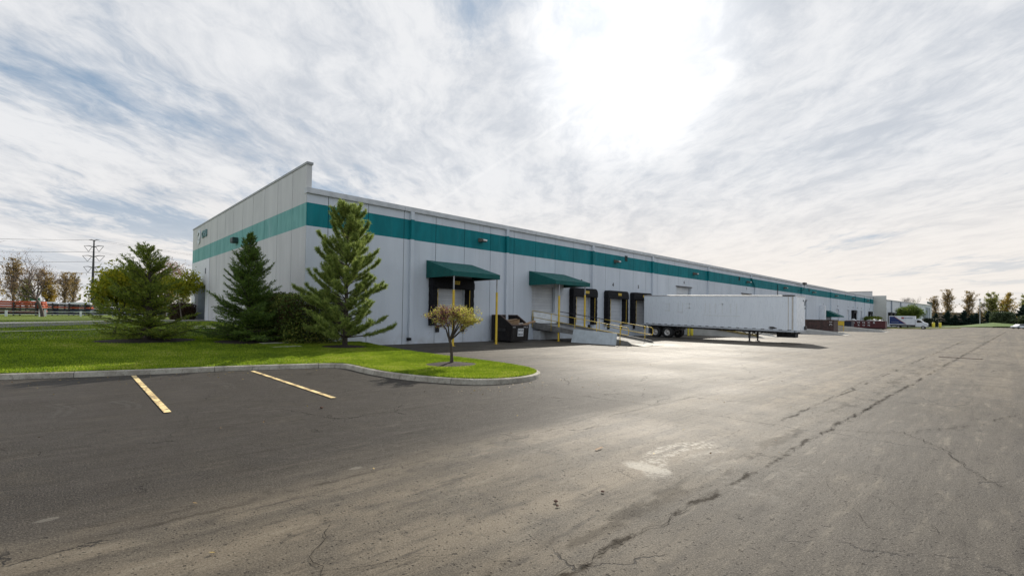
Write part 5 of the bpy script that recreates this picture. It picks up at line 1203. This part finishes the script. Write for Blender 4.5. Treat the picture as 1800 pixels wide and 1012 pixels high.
# wood beyond the yard: individual trees
wt = [tall_tree('woodland_tree', 'x', (-30, 150, 1), 41, 14, 5.2, M_gold, 15, .22, n=80), tall_tree('woodland_tree', 'x', (-10, 150, 1), 44, 16, 4.4, M_och, 9, .21, n=75), tall_tree('woodland_tree', 'x', (0, 150, 1), 47, 13, 5.2, M_yg2, 10, .22, z0=.12, n=95)]
spots = [(-31, 128, 0, 1.05, 'golden tree behind the orange racks at the far left edge'), (-24, 120, 1, .85, 'ochre tree left of the bare crabapple beyond the yard'), (-17, 132, 0, .95, 'golden tree above the orange racks'), (-11, 118, 2, .62, 'low green tree directly behind the yard'), (-7, 138, 1, 1.0, 'tall pale thin tree behind the right-hand crabapple'), (-2, 124, 0, .75, 'golden tree filling the gap right of the crabapple'), (2, 150, 1, .85, 'sparse ochre tree left of the power pole'), (6, 122, 0, .6, 'low golden tree below the power pole'), (9, 130, 2, .65, 'green tree hidden behind the olive spruce'), (14, 146, 1, .9, 'sparse ochre tree behind the olive spruce'), (17, 128, 0, .7, 'golden tree between the olive spruce and the building'), (-38, 140, 2, .8, 'green tree beyond the left edge of the yard'), (-28, 133, 2, .8, 'olive tree between the two golden ones over the orange racks'), (-20, 126, 0, .75, 'short golden tree over the gap between the racks'), (-14, 124, 1, .8, 'ochre tree just left of the bare crabapple trunk'), (-9, 128, 0, .7, 'golden tree just right of the bare crabapple trunk'), (-4.5, 120, 2, .62, 'low olive tree over the navy rack'), (0.5, 121, 1, .7, 'ochre tree over the right end of the navy rack'), (11.5, 124, 1, .72, 'ochre tree seen through the middle of the olive spruce'), (21, 134, 2, .8, 'olive tree at the building edge behind the slim maple')]
usedw = set()
for i, (x, y, k, s_, lab) in enumerate(spots):
    o = wt[k] if k not in usedw else copy_tree(wt[k]); usedw.add(k)
    o.location = (x, y, 1.0); o.scale = (s_ * .68,) * 3; o.rotation_euler = (0, 0, i * 1.7); o['label'] = lab; o['group'] = 'autumn trees beyond the yard'
# far right and far court trees
broadleaf('shade_tree', 'round green tree rising behind the box truck', (165.5, 18.4, .15), 61, 5, 2.3, .2, 3, 42, .45, M_gr, 7, .38, .17, M_bark, .80, shrink=.76, first_n=5, tipl=2)
far = [(0, 290, 62, 1.0, 'golden tree over the near end of the second warehouse roof'), (0, 296, 50, .8, 'smaller golden tree over the second warehouse roof'), (1, 312, 19.5, 1.05, 'tall rusty-leaved tree, tallest on the far side of the lot'), (1, 309, 24, .85, 'lower rusty tree left of the tallest one'), (1, 316, 12.5, 1.0, 'thin tall tree right of the tallest rusty one'), (2, 323, 4.5, 1.1, 'broad yellow-green tree right of the far lamp post'), (0, 330, .5, 1.0, 'yellow-green tree, right-hand one of a touching pair'), (2, 330, -7.5, 1.05, 'dark green tree at the right edge of the view'), (1, 318, 8.5, .55, 'low ochre tree beside the far lamp post'), (1, 334, 35, .6, 'low ochre tree at the end of the second warehouse')]
for i, (k, x, y, s_, lab) in enumerate(far):
    src = wt[k]; o = copy_tree(src); o.location = (x, y, 0); o.scale = (s_ * 1.05,) * 3; o.rotation_euler = (0, 0, i * 2.3 + 1); o['label'] = lab; o['group'] = 'trees on the far side of the lot'
bt = broadleaf('bare_tree', 'bare grey tree over the roof of the second warehouse', (300, 33, 0), 71, 6, 5.0, .28, 3, 28, .9, None, 0, 0, 0, M_brn, 1.0, shrink=.72, first_n=3)
bt2 = copy_tree(bt); bt2.location = (322, 7.0, 0); bt2.scale = (.85,) * 3; bt2.rotation_euler = (0, 0, 2); bt2['label'] = 'forked bare dark tree just right of the far lamp post'
bt3 = copy_tree(bt); bt3.location = (296, 44, 0); bt3.scale = (.9,) * 3; bt3.rotation_euler = (0, 0, 4); bt3['label'] = 'slim bare tree left of the other one over the second warehouse'
# far evergreen row and shrubs
ev = conifer('evergreen_tree', 'x', 'tree', (300, 14, 0), 5.5, 2.3, 81, (leaf_mat('blue_spruce', [(0, (.012, .028, .022)), (1, (.045, .08, .06))], .1), M_bark), taper=.7, whorl=.4, low=-5, top_up=50, needle=(.30, .04), per=3, dens=.7)
row = [(300, 23, 1.0), (302, 19, 1.2), (303, 16.5, .9), (305, 13.5, 1.25), (305, 11, .95), (307, 9.5, 1.05), (308, 5.5, 1.2), (309, 1.5, 1.25), (311, -5.5, 1.7)]
for i, (x, y, s_) in enumerate(row):
    o = ev if i == 0 else copy_tree(ev); o.location = (x, y, 0); o.scale = (s_ * 1.15, s_ * 1.15, s_); o['group'] = 'dark evergreens on the far side of the lot'
    o['label'] = ['leftmost dark evergreen beyond the lot', 'dark evergreen under the tallest rusty tree', 'small dark evergreen right of the tallest rusty tree', 'wide dark evergreen left of the far lamp post', 'narrow evergreen just left of the far lamp post', 'evergreen just right of the far lamp post', 'wide evergreen below the yellow-green pair', 'dark evergreen right of the grassy mound', 'big dark evergreen at the right edge of the view'][i]
sh = hedge('shrub', 'grey-green shrub mass at the right end of the grassy mound', [(272, 278, -2.5, 4.5, 0, 6.2)], 5000, leaf_mat('sage_leaves', [(0, (.03, .045, .022)), (1, (.10, .13, .06))], .2), 19, .32, 'shrub')
sh2 = copy_tree(sh); sh2.location = (282, -7, 0); sh2.scale = (1, 1.0, .8); sh2['label'] = 'shrub mass at the far right lot edge'
sh3 = copy_tree(sh); sh3.location = (296, 27, 0); sh3.scale = (1, .9, .62); sh3['label'] = 'low shrub mass near the end of the second warehouse'
# grassy mound beyond the lot
mp = smooth_path([(226, 21), (240, 6.5), (247, -6), (262, -12), (300, -10), (310, 5), (300, 35), (240, 30)], 2)
surface('grass_mound', mp, grass_mat('mound_grass', (.06, .11, .015), (.09, .15, .02), (.12, .17, .03)), 5, lambda x, y: .05 + 1.75 * math.exp(-((x - 262) / 16) ** 2 - ((y - 2.5) / 7.5) ** 2))
surface('dirt_verge', [(248, -6), (300, -8), (300, -40), (252, -40)], mat('dry_verge', (.16, .12, .07), .9, (.08, .09, .03), .3), 20, lambda x, y: .02)
# far beige wall and lamp post
fb_ = thing('warehouse', 'long low beige building far behind the evergreens', 'building', (360, 20, 0))
MB((360, 20, 0)).box(350, 360, -14, 44, 0, 6.2).build('wall', mat('far_beige', (.26, .215, .175), .8), fb_); MB((360, 20, 0)).box(349.5, 360.5, -14.5, 44.5, 6.2, 6.8).build('roof_edge', mat('far_brown', (.20, .16, .13), .8), fb_)
lp = thing('lamp_post', 'grey lamp post on the grassy mound beyond the lot', 'lamp post', (258, 7.0, 1.2))
MB().tube([(0, 0, 0), (0, 0, 9.3)], [.16, .10], 8).build('pole', M_galv, lp); MB().box(-.35, .35, -.3, .3, 9.3, 9.65).build('lamp_head', M_steelb, lp)
# parked car, only its nose in view at the right edge
car = thing('parked_car', 'white car nose at the right edge of the lot', 'car', (216, -3.2, 0), R(128))
MB().prism([(-2.2, .35), (-2.25, .75), (-1.3, .95), (-.7, 1.4), (.8, 1.42), (1.5, .98), (2.2, .85), (2.25, .4)], 'y', -.88, .88).build('body', M_white, car, bevel=.08)
for x in (-1.35, 1.35):
    for y in (-.85, .85):
        m_ = MB(); lathe(m_, [(-.1, .12), (-.1, .30), (0, .33), (.1, .30), (.1, .12)], (x, y, .33), 'y', 16); m_.build('wheel', M_rub, car)
MB().prism([(-1.15, .97), (-.65, 1.34), (.75, 1.36), (1.3, 1.0)], 'y', -.89, .89).build('window', M_glass, car)
# ------------------------------------------------------------------ yard at the far left
M_or = mat('orange_paint', (.50, .10, .035), .6, (.36, .07, .03), 1.5); M_nav = mat('navy_paint', (.02, .03, .08), .6); M_tgr = mat('teal_grey_paint', (.07, .12, .12), .6)
def rack(x, y, L, rz, label, cols, nlev=4, z=1.0, sh_=0):
    r_ = thing('beam_rack', label, 'rack', (x, y, z), rz, 'racks of stacked beams in the yard'); rd = random.Random(int(x * 7 + L))
    f = MB()
    for k in range(4):
        xx = -L / 2 + .3 + (L - .6) * k / 3; f.box(xx - .06, xx + .06, -.9, -.8, 0, 1.5); f.box(xx - .06, xx + .06, .8, .9, 0, 1.5)
        for lv in range(6): f.box(xx - .05, xx + .05, -.8, .8, .10 + lv * .25, .14 + lv * .25)
    f.build('frame', M_steelb, r_)
    for lv in range(6):
        b = MB()
        for q in range(6):
            yy = -.78 + q * .26; ll = L / 2 * rd.uniform(.8, 1.03); x_ = -ll
            while x_ < ll:
                e_ = x_ + rd.uniform(1.2, 3.5); b.box(x_, min(e_ - .04, L / 2 + .2), yy, yy + .22, .145 + lv * .25, .145 + lv * .25 + rd.uniform(.08, .235)); x_ = e_
        b.build('beam_layer', cols[(lv + 1) % len(cols)], r_)
AZ = R(-15)
rack(-9.5, 74, 9, AZ, 'rack of long orange beams under a white topped layer, at the far left', [M_nav, M_steelb, M_or, M_or, M_rub, M_or, M_white])
rack(-4.4, 76, 6, AZ, 'rack of orange and red beams left of the green street sign', [M_nav, M_steelb, M_or, M_steelb, M_or, M_or, M_or])
rack(.2, 79, 5, AZ, 'rack of pale and orange beams behind the bare crabapple trunk', [M_or, M_nav, M_tgr, M_nav, M_or, M_steelb, M_white], 4)
rack(5.0, 82, 8, AZ, 'rack of navy and teal beams partly behind the olive spruce', [M_or, M_nav, M_tgr, M_steelb, M_nav, M_rub, M_tgr], 4)
rack(13.5, 84, 8, AZ, 'rack of white and red beams seen through the olive spruce', [M_nav, M_tgr, M_or, M_rub, M_white, M_or, M_white], 4)
# white rail fence
fn = thing('rail_fence', 'white two-rail fence along the far verge in front of the orange racks', 'fence', (-6, 70, 1.0))
A, Bq = Vector((-18, 66.5, 1.0)), Vector((10, 73.0, 1.0))
for k in range(11):
    p = A.lerp(Bq, k / 10); q = MB((-6, 70, 1.0)).box(p.x - .09, p.x + .09, p.y - .09, p.y + .09, .95, 1.6 if k % 3 else 1.75).build('post', M_white, fn)
for z in (1.22, 1.5): MB((-6, 70, 1.0)).bar((A.x, A.y, z), (Bq.x, Bq.y, z), .05, .05).build('rail', M_white, fn)
sg = thing('street_sign', 'green street name sign on a white post by the bare crabapple', 'sign', (-1.6, 69.0, 1.0))
MB().tube([(0, 0, 0), (0, 0, 1.95)], .05, 8).build('post', M_white, sg); MB().obox((-.38, 0, 1.78), (.72, .03, .30), Matrix.Rotation(R(-10), 3, 'Z')).build('sign_plate', mat('sign_green', (.02, .20, .12), .5), sg)
# transmission pole and wires
py_ = thing('transmission_pole', 'tall steel transmission pole with three pairs of curved arms', 'power pole', (11.0, 310.0, 0))
PB = lambda: MB((11.0, 310.0, 0)); rgt = Vector((.7228, -.6908, 0)); c0 = Vector((11.0, 310.0, 0))
PB().tube([c0, c0 + Vector((0, 0, 35.5))], [.75, .28], 10).build('pole', mat('weathering_steel', (.06, .06, .065), .7), py_)
wires = []
for z, half in ((35.0, 2.6), (32.0, 4.9), (27.2, 5.6), (21.8, 4.9)):
    for s_ in (-1, 1):
        a0 = c0 + Vector((0, 0, z)); tip_ = c0 + rgt * s_ * half + Vector((0, 0, z + .45))
        arm = PB().tube([a0, a0.lerp(tip_, .5) + Vector((0, 0, .42)), tip_], [.22, .17, .1], 6).build('arm', MATS['weathering_steel'], py_)
        if half > 3:
            v0 = c0 + rgt * s_ * (half * .52) + Vector((0, 0, z - 2.3))
            for e_ in (.95, .15): PB().tube([c0 + rgt * s_ * (half * e_) + Vector((0, 0, z + .3)), v0], .10, 5).build('insulator', MATS['weathering_steel'], arm)
            wires.append(v0)
        else: wires.append(tip_)
wm = mat('wire_grey', (.10, .10, .11), .6)
for i, v0 in enumerate(wires):
    for sgn, dest in ((-1, Vector((-190, 330, 0))), (1, Vector((220, 300, 0)))):
        pts = []; e = Vector((dest.x + (v0.x - c0.x), dest.y + (v0.y - c0.y), v0.z))
        for k in range(25): f = k / 24; q = v0.lerp(e, f); q.z -= 4 * 5.5 * f * (1 - f); pts.append(q)
        o = MB(v0).tube(pts, .035, 4, False).build('power_line', wm); o.location = v0
        tag(o, ['top wire', 'top wire', 'upper arm wire', 'upper arm wire', 'middle arm wire', 'middle arm wire', 'lower arm wire', 'lower arm wire'][i] + (' running left from the transmission pole, ' if sgn < 0 else ' running right from the transmission pole, ') + ('near side' if i % 2 else 'far side'), 'wire', 'power lines')
